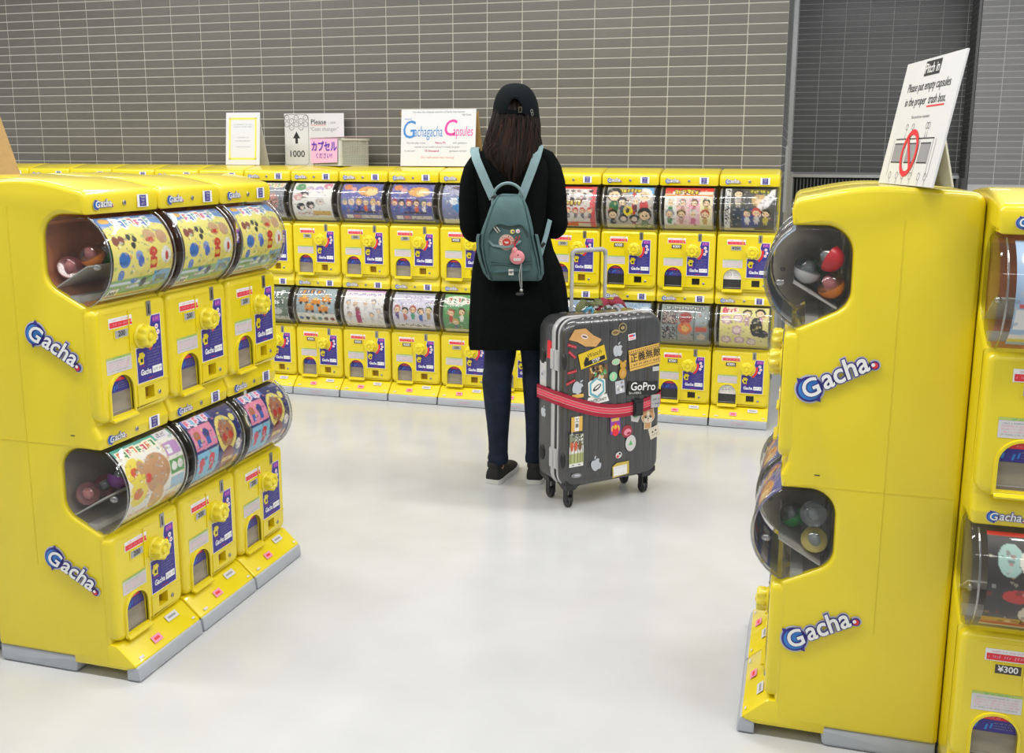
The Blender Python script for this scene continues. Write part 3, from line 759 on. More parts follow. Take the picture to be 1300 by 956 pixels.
# big logos for the side panels
mb = MB(); sub = MB(); logo(sub, 0, 0, .185, 0)
def side_logo(left):
    mb = MB()
    for zc in (.905,):
        for p in [0]:
            pass
        ang = math.atan2(.075, .135) 
        if left:    # panel at u=0 seen from -x: right of the picture is the front; lettering falls toward the front
            M = lambda q: (-.0008 + q[1], .075 - (q[0] * math.cos(-ang) - q[2] * math.sin(-ang)), zc + q[0] * math.sin(-ang) + q[2] * math.cos(-ang))
        else:       # panel at u=W seen from +x: left of the picture is the front; lettering rises away from it
            M = lambda q: (W + .0008 - q[1], .070 + (q[0] * math.cos(ang) - q[2] * math.sin(ang)), zc + q[0] * math.sin(ang) + q[2] * math.cos(ang))
        mb.add([M(q) for q in sub.v], sub.f, sub.m)
    return mb
ME_SIDE = [side_logo(False).mesh('side_logo', LM), side_logo(True).mesh('side_logo', LM)]

def machine(loc, rz, label, group, up, lo, prices=(('200', 0), ('200', 0)), flaps=(0, 0), div=0, sides=(), big=False, seed=0, foot_text=False, detail=True):
    r = empty('capsule_machine', loc, rz)
    tag(r, label, 'vending machine', group)
    obj('body', ME_BODYB if up == 'yellow' or up == 'skyboxes' else ME_BODY, r)
    obj('base', ME_BASE, r); obj('skirt', ME_SKIRT, r); obj('foot_bar', ME_FOOT, r); [obj('skirt_label', q, r) for q in ME_SKL]
    if foot_text: obj('foot_label', ME_FTL, r)
    for s in sides:
        obj('side_logo', ME_SIDE[s], r); obj('side_logo', ME_SIDE[s], r, (0, 0, -.603)); obj('side_seam', ME_SEAM, r)
    obj('logo', ME_LOGO_T, r); obj('maker_label', ME_MK_T, r); obj('lock', ME_SC_T, r)
    obj('logo', ME_LOGO_L, r); obj('maker_label', ME_MK_L, r); obj('lock', ME_SC_L, r)
    for t, dz in ((0, 0), (1, -.6)):
        L = (0, 0, dz)
        d = obj('door', ME_DOOR, r, L)
        for nm, me in (('knob', ME_KNOB), ('coin_slot', ME_SLOT), ('price_card', ME_PRICE[prices[t]]), ('warning_label', ME_WARN), ('info_label', ME_INFO),
                       ('instruction_label', ME_INST), ('chute_flap', ME_FLAP[flaps[t]]), ('coin_return', ME_RET[1 if flaps[t] else 0]), ('lock', ME_KEY)):
            obj(nm, me, d)
        q = obj('dome', ME_DOME, r, L); obj('dome_rim', ME_RIM, q, (.020, 0, 0)); obj('dome_rim', ME_RIM, q, (.282, 0, 0)); obj('dome_pivot', ME_PIV, q, (.010, 0, 0)); obj('dome_pivot', ME_PIV, q, (.290, 0, 0))
        kind = (up, lo)[t]
        obj('display_card', card(kind, big, seed), q)
        h_ = obj('hopper_dim_panel', ME_HOP[2 if div and not t and rz else div], r, L); obj('ramp', ME_RAMP, h_)
    return r

BX, BY = -4.5999, 5.1626        # back row
LX, LY = -1.7134, 2.0349        # left row
RX, RY = 0.0242, 2.2562         # right row
FX, FY = 0.372, 2.170           # machine facing the camera at the right edge

# ------------------------------------------------------------------ the room
FLOOR = mat('floor_vinyl', (0.545, 0.55, 0.55), 0.20, noise=0.035, nscale=5, bump=0.03, bscale=25)
TILE = mat('wall_tile_taupe', (0.136, 0.129, 0.110), 0.38, noise=0.06, nscale=60, rnd=0.07, bump=0.15, bscale=220, stretch=(0.25, 1, 1))
TILEG = mat('wall_tile_grey', (0.150, 0.150, 0.145), 0.22, noise=0.06, nscale=60, rnd=0.07, bump=0.1, bscale=220, stretch=(0.25, 1, 1))
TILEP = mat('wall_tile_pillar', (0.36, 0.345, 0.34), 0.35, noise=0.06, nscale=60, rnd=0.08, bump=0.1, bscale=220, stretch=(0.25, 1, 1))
GROUT = mat('grout', (0.50, 0.48, 0.42), 0.8)
GROUTG = mat('grout_grey', (0.55, 0.55, 0.53), 0.8)
GROUTP = mat('grout_pale', (0.80, 0.79, 0.77), 0.8)
mb = MB(); mb.box((-9, -3.5, -.05), (5, 10.4, 0)); tag(mb.build('floor', [FLOOR]), kind='structure')
TW, TH = 0.2063, 0.0525
def tile_mesh(m, w=TW, h=TH):
    mb = MB(); g = .0030; t = .0035; b = .0012
    a = [(g, 0, g), (w - g, 0, g), (w - g, 0, h - g), (g, 0, h - g)]
    c = [(g + b, -t, g + b), (w - g - b, -t, g + b), (w - g - b, -t, h - g - b), (g + b, -t, h - g - b)]
    mb.add(a + c, [(4, 5, 6, 7)] + [(i, (i + 1) % 4, 4 + (i + 1) % 4, 4 + i) for i in range(4)])
    return mb.mesh('tile', [m])
def tiles(wall, x0, nx, z0, nz, m, order, limit=300, rest_from=None):
    """tiles of a wall in its own axes (x along, face -y)"""
    me = tile_mesh(m); cells = [(i, j) for i in range(nx) for j in range(nz)]
    cells.sort(key=order)
    for i, j in cells[:limit]: obj('tile', me, wall, (x0 + i * TW, 0, z0 + j * TH))
    rest = cells[limit:]
    if rest:
        mb = MB(); vs = [tuple(v.co) for v in me.vertices]; fs = [tuple(p.vertices) for p in me.polygons]
        for i, j in rest: mb.add([(v[0] + x0 + i * TW, v[1], v[2] + z0 + j * TH) for v in vs], fs)
        tag(mb.build('tile', [m], wall), kind='stuff')
WY = 5.563
mb = MB(); mb.box((-9, 0, 0), (-.114, .12, 3.0)); wb = mb.build('wall_back', [GROUT], loc=(0, WY, 0)); tag(wb, kind='structure')
NX = 30; X0 = -.3143 + TW - NX * TW - .0 
X0 = -5.0627 - TW * 6
tiles(wb, X0, 30, 1.3328 - 2 * TH, 24, TILE, order=lambda c: (abs(c[0] - 29) + (c[1] > 19) * 50, c[1]))
# return face of the wall's end, running back into the recess
mb = MB(); mb.box((0, 0, 0), (1.75, .12, 3.0)); wr = mb.build('wall_return', [GROUTG]); wr.location = (-.1145, WY + .001, 0); wr.rotation_euler = (0, 0, PI / 2); tag(wr, kind='structure')
tiles(wr, .0, 8, 1.3328 - 8 * TH, 30, TILEG, order=lambda c: (c[0], c[1]), limit=240)
mb = MB(); mb.box((-.16, 7.33, 0), (-.085, 7.47, 3.0)); tag(mb.build('trim_1', [STEEL]), kind='structure')
mb = MB(); mb.box((-.2, 7.47, 0), (-.115, 9.9, 3.0)); tag(mb.build('wall_recess_left', [TILEG]), kind='structure')
# recess wall far behind, and the pillar at the right
mb = MB(); mb.box((-.3, 0, 0), (1.5, .12, 3.3)); wa = mb.build('wall_recess', [GROUTG], loc=(0, 9.9, 0)); tag(wa, kind='structure')
tiles(wa, .1005 - TW, 8, 1.2375, 30, TILEG, order=lambda c: (c[1], c[0]), limit=240)
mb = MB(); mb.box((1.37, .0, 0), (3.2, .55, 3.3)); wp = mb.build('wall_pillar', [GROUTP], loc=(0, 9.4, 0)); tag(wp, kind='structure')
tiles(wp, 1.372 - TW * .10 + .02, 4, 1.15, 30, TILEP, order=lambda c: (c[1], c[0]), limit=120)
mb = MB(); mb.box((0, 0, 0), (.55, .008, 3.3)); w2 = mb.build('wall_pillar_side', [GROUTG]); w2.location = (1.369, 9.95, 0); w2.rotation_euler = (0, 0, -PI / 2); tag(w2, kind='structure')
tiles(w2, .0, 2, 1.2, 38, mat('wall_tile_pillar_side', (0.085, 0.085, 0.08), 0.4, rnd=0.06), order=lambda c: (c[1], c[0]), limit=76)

# steel rail with a ribbed grille below the recess wall
rl = empty('metal_grille', (0.62, 9.72, 0)); tag(rl, 'grey metal grille with a steel top rail standing in the tiled recess', 'grille')
mb = MB(); mb.box((-.72, -.06, 1.195), (.72, .06, 1.222)); mb.build('top_rail', [STEEL], rl)
mb = MB(); mb.box((-.71, .02, 0), (.71, .05, 1.19)); mb.build('back_panel', [BLK], rl)
mb = MB(); mb.box((0, -.04, .55), (.012, .02, 1.18)); me = mb.mesh('rib', [mat('rib_metal', (0.16, 0.16, 0.15), 0.4, metal=0.3)])
for i in range(46): obj('rib', me, rl, (-.70 + .031 * i, 0, 0))
mb = MB(); mb.box((-.045, -.05, .4), (.0, .03, 1.24)); o = mb.build('end_post', [STEEL], rl, loc=(-.70, 0, 0))
cb = MB(); cb.box((-.118, 6.80, 1.02), (-.095, 6.84, 1.45)); o = cb.build('cable_trunking', [mat('trunking_white', (0.62, 0.62, 0.60), 0.4)])
tag(o, 'thin white cable trunking running down the tiled wall end', 'trunking')

# ------------------------------------------------------------------ the machines
P2, P3D, P2Y, P35 = ('200', 0), ('\u00a5300', 1), ('\u00a5200', 0), ('\u00a5350', 0)
back = [
 (-1, 'bluemix', 'greenblack', (P2, P2), (0, 0), 'partly hidden yellow capsule machine at far left end of back row'),
 (0, 'whitedark', 'bluemix', (P2, P2), (0, 0), 'second capsule machine from the left end of the back row, only its top visible'),
 (1, 'greenred', 'trucks', (P2, P2), (0, 0), 'third capsule machine from the left end of the back row, only its top visible'),
 (2, 'bluewhite', 'whitegrey', (P2, P2), (0, 0), 'fourth capsule machine from the left end of the back row, only its top visible'),
 (3, 'bluemix', 'whitedark', (P2, P2), (0, 0), 'capsule machine just left of the yellow-bordered notice, only its top visible'),
 (4, 'whitegrey', 'bluemix', (P2, P2), (0, 0), 'yellow capsule machine directly under the yellow-bordered sign, only top visible'),
 (5, 'greyjet', 'greenblack', (P2, P2), (0, 0), 'yellow back-row capsule machine half hidden behind the nearer left row'),
 (6, 'whitedark', 'trucks', (P2, P3D), (0, 0), 'yellow capsule machine under the coin changer sign, with orange truck card below'),
 (7, 'bluefight', 'whitegrey', (P2, P3D), (0, 0), 'yellow capsule machine right of the coin changer sign, white card with magenta figure below'),
 (8, 'bluefight', 'chibiwhite', (P2, P3D), (0, 0), 'yellow capsule machine under the hand lettered sign, pale lilac card below'),
 (9, 'bluewhite', 'greenred', (P3D, P2), (0, 0), "yellow capsule machine at the woman's left elbow, green and red card below"),
 (10, 'bluemix', 'whitedark', (P2, P2), (0, 0), 'yellow capsule machine hidden directly behind the standing woman'),
 (11, 'redrows', 'bluemix', (P2, P2), (0, 0), "yellow capsule machine at the woman's right elbow, red and grey card above"),
 (12, 'manga', 'bluemix', (P3D, P3D), (1, 1), 'yellow capsule machine above the suitcase, card with big faces and yellow badge'),
 (13, 'columns', 'gridcharm', (P3D, P3D), (1, 1), 'yellow capsule machine just right of the suitcase, card with four pastel columns'),
 (14, 'darkhero', 'yellowgirl', (P35, P3D), (2, 2), 'yellow capsule machine at right end of back row with white chute labels'),
]
for k, up, lo, pr, fl, lab in back:
    machine((BX + W * k, BY, 0), 0, lab, 'capsule machines along the back wall', up, lo, pr, fl, 0, sides=((0,) if k == 14 else ()), seed=k, foot_text=True)
lefts = [('near', 'bigtan', 'nearest yellow capsule machine of the left row, its side panel with large lettering'),
         ('mid', 'navypink', 'middle yellow capsule machine of the three in the left row'),
         ('far', 'navypink', 'farthest yellow capsule machine of the left row, beside the open floor')]
for k, (a, lo, lab) in enumerate(lefts):
    machine((LX, LY + W * k, 0), PI / 2, lab, 'capsule machines in the left row', 'yellow', lo, (P2, P2), (0, 0), 1, sides=((1,) if k == 0 else (0,) if k == 2 else ()), big=True, seed=1)
backs = ['nearest of the capsule machines backing onto the left row, only its top showing',
         'middle one of the capsule machines backing onto the left row, only its top showing',
         'farthest of the capsule machines backing onto the left row, only its top showing']
for k in range(3):
    machine((LX - .735, LY + W * (k + 1), 0), -PI / 2, backs[k], 'capsule machines backing onto the left row', 'bluemix', 'bluemix', (P2, P2), (0, 0), 0, seed=k)
rights = [('bluemix', 'bluefight', 'nearest yellow capsule machine on the right, wide side panel with two large logos'),
          ('bluefight', 'bluefight', 'capsule machine behind the near right one, only knob, dome and foot peeking out')]
for k, (up, lo, lab) in enumerate(rights):
    machine((RX, RY + W * (k + 1), 0), -PI / 2, lab, 'capsule machines in the right row', up, lo, (P2, P2), (0, 0), 0, sides=((0,) if k == 0 else (1,)), seed=20 + k)
machine((FX, FY, 0), 0, 'capsule machine cut by the right picture edge, pale blue card above dark one',
        'capsule machine at the right picture edge', 'skyboxes', 'darkred', (P2, P3D), (0, 0), 1, big=True, seed=3)

# capsules lying in the domes
CLR = clear('capsule_clear', (0.88, 0.88, 0.88), 0.08, 0.05)
def capsule_col(c): return mat('capsule_' + c[0], c[1], 0.3)
CC = {n: mat('capsule_' + n, c, 0.3) for n, c in (('orange', (0.75, 0.22, 0.02)), ('green', (0.05, 0.35, 0.08)), ('purple', (0.22, 0.04, 0.28)), ('pink', (0.7, 0.22, 0.22)),
      ('red', (0.6, 0.02, 0.03)), ('white', (0.6, 0.6, 0.6)), ('yellow', (0.75, 0.62, 0.12)), ('grey', (0.25, 0.28, 0.28)))}
CAPM = {}
def capsule(loc, col, tilt, group, where, r=.031):
    if col not in CAPM:
        a = MB(); a.ball((0, 0, 0), .031, 18, 6, 0, 0, PI / 2); b = MB(); b.ball((0, 0, 0), .031, 18, 6, 0, PI / 2, PI)
        c = MB(); c.ball((0, 0, .004), (.017, .014, .02), 10, 6)
        CAPM[col] = (a.mesh('coloured_half', [CC[col]], 50), b.mesh('clear_half', [CLR], 50), c.mesh('toy', [CC['pink' if col in ('pink', 'orange') else 'grey']], 60))
    e = empty('capsule', loc); e.rotation_euler = tilt; tag(e, where, 'capsule', group)
    for n, m in zip(('coloured_half', 'clear_half', 'toy'), CAPM[col]): obj(n, m, e)
def fill(loc, rz, cols, dz, group, where, us, seed):
    g = random.Random(seed); ca, sa = math.cos(rz), math.sin(rz)
    spots = [(-.050, 1.0985), (.0, 1.128), (-.045, 1.160)]
    for i, (c, (u, s)) in enumerate(zip(cols, us)):
        v, z = spots[s]
        x, y = u, -v
        p = (loc[0] + x * ca - y * sa, loc[1] + x * sa + y * ca, z + dz)
        capsule(p, c, (g.uniform(-1, 1), g.uniform(-1, 1), g.uniform(0, 6)), group, '%s capsule %s' % (c, where[i] if isinstance(where, list) else where))
n1 = 'in the upper dome of the nearest left machine'
fill((LX, LY), PI / 2, ['pink', 'orange', 'purple', 'green', 'red'], 0, 'capsules in the upper left dome', [n1 + ', against its side window', n1 + ', on the ramp', n1 + ', behind the pink one', n1 + ', deepest inside', n1 + ', toward its far side'],
     [(.045, 0), (.065, 1), (.112, 0), (.130, 1), (.185, 0)], 1)
n2 = 'in the lower dome of the nearest left machine'
fill((LX, LY), PI / 2, ['pink', 'red', 'purple'], -.6, 'capsules in the lower left dome', [n2 + ', against its side window', n2 + ', deeper inside', n2 + ', at the ramp'], [(.045, 0), (.112, 0), (.11, 1)], 2)
n3 = 'in the upper dome of the near right machine'
fill((RX, RY + W), -PI / 2, ['orange', 'white', 'red', 'yellow', 'green'], 0, 'capsules in the upper right dome', [n3 + ', closest to its side window', n3 + ', on top of the others', n3 + ', on the ramp', n3 + ', behind the orange one', n3 + ', deepest inside'],
     [(.255, 0), (.235, 1), (.262, 2), (.180, 0), (.170, 1)], 3)
n4 = 'in the lower dome of the near right machine'
fill((RX, RY + W), -PI / 2, ['yellow', 'grey', 'white', 'green'], -.6, 'capsules in the lower right dome', [n4 + ', by its side window', n4 + ', on top of the others', n4 + ', on the ramp', n4 + ', deepest inside'],
     [(.255, 0), (.250, 2), (.185, 0), (.18, 1)], 4)
for k, cs in ((1, ['green', 'orange']), (2, ['purple', 'orange'])):
    w_ = 'in the upper dome of the %s left machine' % ('middle', 'farthest')[k - 1]
    fill((LX, LY + W * k), PI / 2, cs, 0, 'capsules in the other left domes', [w_ + ', by the side', w_ + ', deeper inside'], [(.045, 0), (.112, 0)], 5 + k)

# ------------------------------------------------------------------ signs and the basket on the machines
BOARD = mat('sign_board_white', (0.66, 0.66, 0.66), 0.5)
KRAFT = mat('kraft_cardboard', (0.36, 0.23, 0.09), 0.8, noise=0.08, nscale=40)
def easel(name, loc, rz, w, h, lean, label, cat='sign', leg=KRAFT, legw=None, t=.004, lt=.97, run=.32, lx=0):
    e = empty(name, loc, rz); tag(e, label, cat)
    M = Matrix.Rotation(-lean, 4, 'X')
    b = MB(); b.box((-w / 2, 0, 0), (w / 2, t, h), 0, M); b.build('board', [BOARD], e)
    hh = h * math.cos(lean); dd = h * math.sin(lean) + t
    l = MB(); lw = legw or w * .9
    dd = h * lt * math.sin(lean) + t
    l.add([(lx - lw / 2, dd, hh * lt), (lx + lw / 2, dd, hh * lt), (lx + lw / 2, dd + hh * run, .0), (lx - lw / 2, dd + hh * run, .0),
           (lx - lw / 2, dd + .004, hh * lt), (lx + lw / 2, dd + .004, hh * lt), (lx + lw / 2, dd + hh * run + .004, 0), (lx - lw / 2, dd + hh * run + .004, 0)],
          [(3, 2, 1, 0), (4, 5, 6, 7), (0, 1, 5, 4), (1, 2, 6, 5), (3, 0, 4, 7), (2, 3, 7, 6)])
    l.build('rear_leg', [leg], e)
    p = obj('printing', MB().mesh('printing', [WHT]), e)
    return e, p, M
def put_print(p, mb, mats, M):
    mb.v = [tuple(M @ Vector(v)) for v in mb.v]; p.data = mb.mesh('printing', mats)
TOPZ = 1.308
# small notice with a yellow border
e, p, M = easel('table_sign', (-3.19, 5.27, TOPZ + .011), 0, .225, .305, .10, 'white standing notice with a yellow border on the back row machines', leg=BOARD)
mb = MB(); g = random.Random(3); x0, x1, z0, z1 = -.092, .092, .03, .275
for a in ((x0, z0, x1, z0 + .012), (x0, z1 - .012, x1, z1), (x0, z0, x0 + .012, z1), (x1 - .012, z0, x1, z1)): rect(mb, *a, -.0006, 0)
for z, a, b in ((.235, -.06, .065), (.222, -.06, .06), (.16, -.04, .04), (.14, -.05, .05), (.105, -.045, .05)): squiggle(mb, a, b, z, .006, -.0006, 1, g)
put_print(p, mb, [mat('border_yellow', (0.75, 0.68, 0.12), 0.5), GRYT], M)
# coin changer sign
e, p, M = easel('coin_changer_sign', (-2.835, 5.495, TOPZ + .002), 0, .395, .314, .03, 'white coin changer sign with ring pattern and arrow, behind the basket', leg=BOARD, lt=.5, run=.06)
mb = MB(); y = -.0006
ol = fillet([(-.188, .008, .02), (-.035, .008, .02), (-.035, .295, .02), (-.188, .295, .02)], 4)
for i in range(len(ol)):
    a = Vector(ol[i]); b = Vector(ol[(i + 1) % len(ol)]); n_ = Vector(((b - a).y, -(b - a).x)).normalized() * .0018
    mb.poly([(a.x, y, a.y), (b.x, y, b.y), (b.x + n_.x, y, b.y + n_.y), (a.x + n_.x, y, a.y + n_.y)], 0)
for cx, cz in ((-.172, .277), (-.112, .277), (-.052, .277), (-.142, .258), (-.082, .258), (-.172, .24), (-.112, .24), (-.052, .24), (-.142, .222), (-.082, .222)):
    ringp(mb, cx, cz, .0135, .0157, y - .0004, 0, 18); squiggle(mb, cx - .006, cx + .006, cz, .004, y - .0004, 0, random.Random(1))
mb.add([(-.112, y, .200), (-.135, y, .160), (-.120, y, .160), (-.120, y, .130), (-.104, y, .130), (-.104, y, .160), (-.089, y, .160)], [(0, 1, 2, 5, 6), (2, 3, 4, 5)])
text(mb, '1000', -.112, .070, .052, y, 0, off=.012)
text(mb, 'Please', .030, .252, .040, y, 0, off=.008); rect(mb, -.018, .233, .076, .2355, y, 1); text(mb, ', use', .115, .250, .026, y, 2)
text(mb, '\u201cCoin changer\u201d', .065, .212, .030, y, 2)
mb.v = [(v[0] * 1.04, v[1], v[2] * 1.04) for v in mb.v]; put_print(p, mb, [BLK, RED, GRYT], M)
# hand lettered sign
e, p, M = easel('hand_lettered_sign', (-1.955, 5.25, TOPZ + .012), 0, .44, .312, .10, 'white sign hand lettered Gachagacha Capsules in blue and pink on back row', legw=.46)
mb = MB(); g = random.Random(8)
MBL = mat('marker_blue', (0.05, 0.22, 0.52), 0.6); MPK = mat('marker_pink', (0.80, 0.05, 0.32), 0.6); MGR = mat('marker_grey', (0.22, 0.22, 0.25), 0.6); MDR = mat('marker_dark_red', (0.45, 0.02, 0.14), 0.6); MSL = mat('marker_salmon', (0.72, 0.25, 0.2), 0.6)
text(mb, 'G', -.176, .196, .140, y, 0, off=.002, shear=.15, sx=.8); text(mb, 'achagacha', -.058, .188, .085, y, 0, off=.0, shear=.1, sx=.50)
text(mb, 'C', .066, .206, .125, y, 1, off=.012, shear=.2, sx=.85); text(mb, 'apsules', .146, .190, .078, y, 1, shear=.1, sx=.52)
text(mb, 'You want the complete selection of Narita International', .0, .297, .0165, y, 2, sx=.82); text(mb, 'High Grade', .165, .281, .0145, y, 2, sx=.8); text(mb, 'this area!', -.178, .259, .0145, y, 3, sx=.8)
text(mb, 'You can play a cute', -.13, .128, .016, y, 2, sx=.9); text(mb, 'Nemu Pit', .015, .128, .018, y, 4, sx=.9, off=.01); text(mb, 'with gachapon', .13, .128, .016, y, 2, sx=.9)
text(mb, 'capsule at our outlet house! It would be great', -.005, .106, .016, y, 2, sx=.9)
text(mb, 'to set over', -.165, .084, .016, y, 2, sx=.9); text(mb, '10 thousand', -.035, .084, .019, y, 4, sx=.9, off=.01); text(mb, 'gachapon variety!', .12, .084, .016, y, 2, sx=.9)
text(mb, 'Our staff asked that running!', .0, .048, .018, y, 5, sx=.95)
put_print(p, mb, [MBL, MPK, MGR, MBL, MDR, MSL], M)
# pitch in sign on the right machine
e, p, M = easel('pitch_in_sign', (.214, 2.353, TOPZ + .012), -PI / 2 - math.atan2(.077, .353) * -1, .362, .276, .175, 'large white Pitch in sign about empty capsules on the right machine', leg=mat('board_cream', (0.72, 0.70, 0.55), 0.6), legw=.30, lt=.42, run=.10)
mb = MB(); y = -.0006
rect(mb, -.045, .238, .050, .270, y, 0); text(mb, 'Pitch in', .003, .253, .030, y - .0006, 1, off=.012)
text(mb, 'Please put empty capsules', .002, .216, .0275, y, 0, off=.004, sx=.93); text(mb, 'in the proper', -.058, .184, .0275, y, 0, off=.004, sx=.93); text(mb, 'trash box.', .078, .184, .0275, y, 0, off=.004, sx=.93)
rect(mb, .024, .168, .128, .1715, y, 2); text(mb, 'Thank you for your cooperation', .0, .149, .009, y, 0)
rect(mb, -.125, .100, .125, .1025, y, 0)
for x in (-.135, -.045, .040, .122, .138): rect(mb, x - .0006, .02, x + .0006, .1, y, 0)
for a, b in ((-.125, -.058), (-.034, .03), (.05, .112)): rect(mb, a, .050, b, .090, y, 3); rect(mb, a, .048, b, .0505, y - .0002, 0); rect(mb, a, .0895, b, .092, y - .0002, 0)
for x, a in ((-.07, .5), (-.03, -.4), (.06, .1), (.072, -.2)): 
    ringp(mb, x, .128, .006, .0072, y, 0, 14); mb.poly([(x - .001, y, .103), (x + .001, y, .103), (x + .004 * a, y, .122)], 0)
for x in (-.11, -.06, -.02, .03, .085, .125): ringp(mb, x, .020, .007, .0082, y, 0, 12); rect(mb, x - .004, .002, x + .004, .0125, y, 4)
ringp(mb, -.012, .070, .040, .052, y - .0008, 2, 32); ca = math.cos(2.25); sa = math.sin(2.25)
mb.poly([(-.012 + ca * .044 + sa * .0055, y - .0008, .070 + sa * .044 - ca * .0055), (-.012 + ca * .044 - sa * .0055, y - .0008, .070 + sa * .044 + ca * .0055),
         (-.012 - ca * .044 - sa * .0055, y - .0008, .070 - sa * .044 + ca * .0055), (-.012 - ca * .044 + sa * .0055, y - .0008, .070 - sa * .044 - ca * .0055)], 2)
put_print(p, mb, [BLK, WHT, RED, GRYT, LBL], M)
# kraft backed sign at the left edge
e, p, M = easel('kraft_sign', (-2.43, 2.36, TOPZ + .004), -PI / 2, .30, .30, .16, 'brown cardboard back of a sign on left row at the left picture edge', legw=.30)
bpy.data.objects.remove(p)

# basket with pink paper sign
bk = empty('plastic_basket', (-2.522, 5.205, TOPZ + .010), .0); bk.rotation_euler = (0, 0, math.radians(-22)); tag(bk, 'off-white lattice plastic basket with a pink paper sign taped on its front', 'basket')
PLB = mat('basket_plastic', (0.62, 0.62, 0.55), 0.4)
bw, bd, bh = .235, .215, .155
mb = MB(); mb.box((-bw, 0, 0), (0, bd, .006)); mb.build('bottom', [PLB], bk)
mb = MB()
for a in (((-bw - .008, -.008, bh - .012), (.008, .004, bh)), ((-bw - .008, bd - .004, bh - .012), (.008, bd + .008, bh)), ((-bw - .008, -.008, bh - .012), (-bw + .004, bd + .008, bh)), ((-.004, -.008, bh - .012), (.008, bd + .008, bh))): mb.box(*a)
mb.build('rim', [PLB], bk)
def lattice(n, L, hz):
    m = MB()
    for i in range(n + 1): m.box((L * i / n - .0018, -.0012, .004), (L * i / n + .0018, .0012, hz))
    for j in range(13): m.box((0, -.0012, .006 + (hz - .012) * j / 12 - .0016), (L, .0012, .006 + (hz - .012) * j / 12 + .0016))
    return m
o = lattice(22, bw, bh - .01).build('front_lattice', [PLB], bk); o.location = (-bw, 0, 0)
o = lattice(22, bw, bh - .01).build('rear_lattice', [PLB], bk); o.location = (-bw, bd, 0)
for x in (-bw, 0):
    o = lattice(24, bd, bh - .01).build('side_lattice', [PLB], bk); o.location = (x, 0, 0); o.rotation_euler = (0, 0, PI / 2)
for q in [c for c in bk.children if 'lattice' in c.name]: q['kind'] = 'stuff'
for a_ in ((-.012, .006), (-bw - .004, -bw + .01)):
    mb = MB(); mb.box((a_[0], -.006, 0), (a_[1], .010, bh)); mb.build('corner_post', [PLB], bk)
mb = MB(); mb.box((-bw + .012, .012, .008), (-.012, bd - .012, .060)); o = mb.build('folded_cloth', [mat('teal_cloth', (0.20, 0.42, 0.42), 0.8, noise=.15)]); o.parent = None
o.location = bk.location; o.rotation_euler = bk.rotation_euler; tag(o, 'teal cloth lying inside the lattice basket', 'cloth')
mb = MB(); mb.add([(-bw - .02, -.015, bh + .001), (.012, -.018, bh + .004), (.02, bd + .01, bh + .010), (-bw - .01, bd, bh + .006), (-bw - .02, -.015, bh + .004), (.012, -.018, bh + .007), (.02, bd + .01, bh + .013), (-bw - .01, bd, bh + .009)],
                  [(0, 3, 2, 1), (4, 5, 6, 7), (0, 1, 5, 4), (1, 2, 6, 5), (2, 3, 7, 6), (3, 0, 4, 7)])
o = mb.build('paper_lid', [mat('pink_paper', (0.72, 0.42, 0.50), 0.6, noise=.1, nscale=14)]); o.location = bk.location; o.rotation_euler = bk.rotation_euler
tag(o, 'pink printed paper sheet lying flat on top of the basket', 'paper')
mb = MB(); y = -.011
mb.add([(-bw - .002, y, .012), (-.012, y - .002, .020), (-.006, y - .001, bh - .002), (-bw - .006, y, bh - .002)], [(0, 1, 2, 3)], 0)
text(mb, '\u30ab\u30d7\u30bb\u30eb', -.122, .105, .060, y - .003, 1, off=.022, sx=.92); text(mb, '\u304f\u3060\u3055\u3044!!', -.125, .055, .034, y - .003, 1, off=.0, sx=.95)
mb.build('pink_sign', [mat('sign_pink', (0.80, 0.45, 0.62), 0.6), mat('marker_violet', (0.10, 0.03, 0.42), 0.6)], bk)

# ------------------------------------------------------------------ the woman
WO = (-1.10, 3.93, 0); WRZ = math.atan2(.2695, .963)
def S(x, y, z):
    """figure measures taken on its own mid plane, carried toward or away from it"""
    k = 1 + y / 4.08
    return (x * k, y, 1.38 + (z - 1.38) * k)
SKIN = mat('skin', (0.50, 0.30, 0.21), 0.5)
KNIT = mat('black_knit', (0.0028, 0.0040, 0.0040), 0.95, noise=.15, nscale=60, bump=.4, bscale=260, sheen=.0, spec=.08)
JEAN = mat('dark_denim', (0.009, 0.016, 0.034), 0.85, noise=.35, nscale=22, bump=.5, bscale=160, spec=.25)
HAIRM = mat('dark_brown_hair', (0.010, 0.0058, 0.0045), 0.6, noise=.5, nscale=26, bump=.5, bscale=60, stretch=(6, 6, .4), spec=.15)
CAPM_ = mat('black_cap_cotton', (0.0035, 0.0050, 0.0065), 0.9, bump=.3, bscale=300, spec=.12)
SHOE = mat('black_mesh_shoe', (0.010, 0.010, 0.011), 0.8, bump=.5, bscale=350)
SOLE = mat('white_sole', (0.62, 0.62, 0.60), 0.5)
wm = empty('person', WO, WRZ)
tag(wm, 'person from behind in black cap, long black cardigan and dark jeans beside the suitcase', 'person')
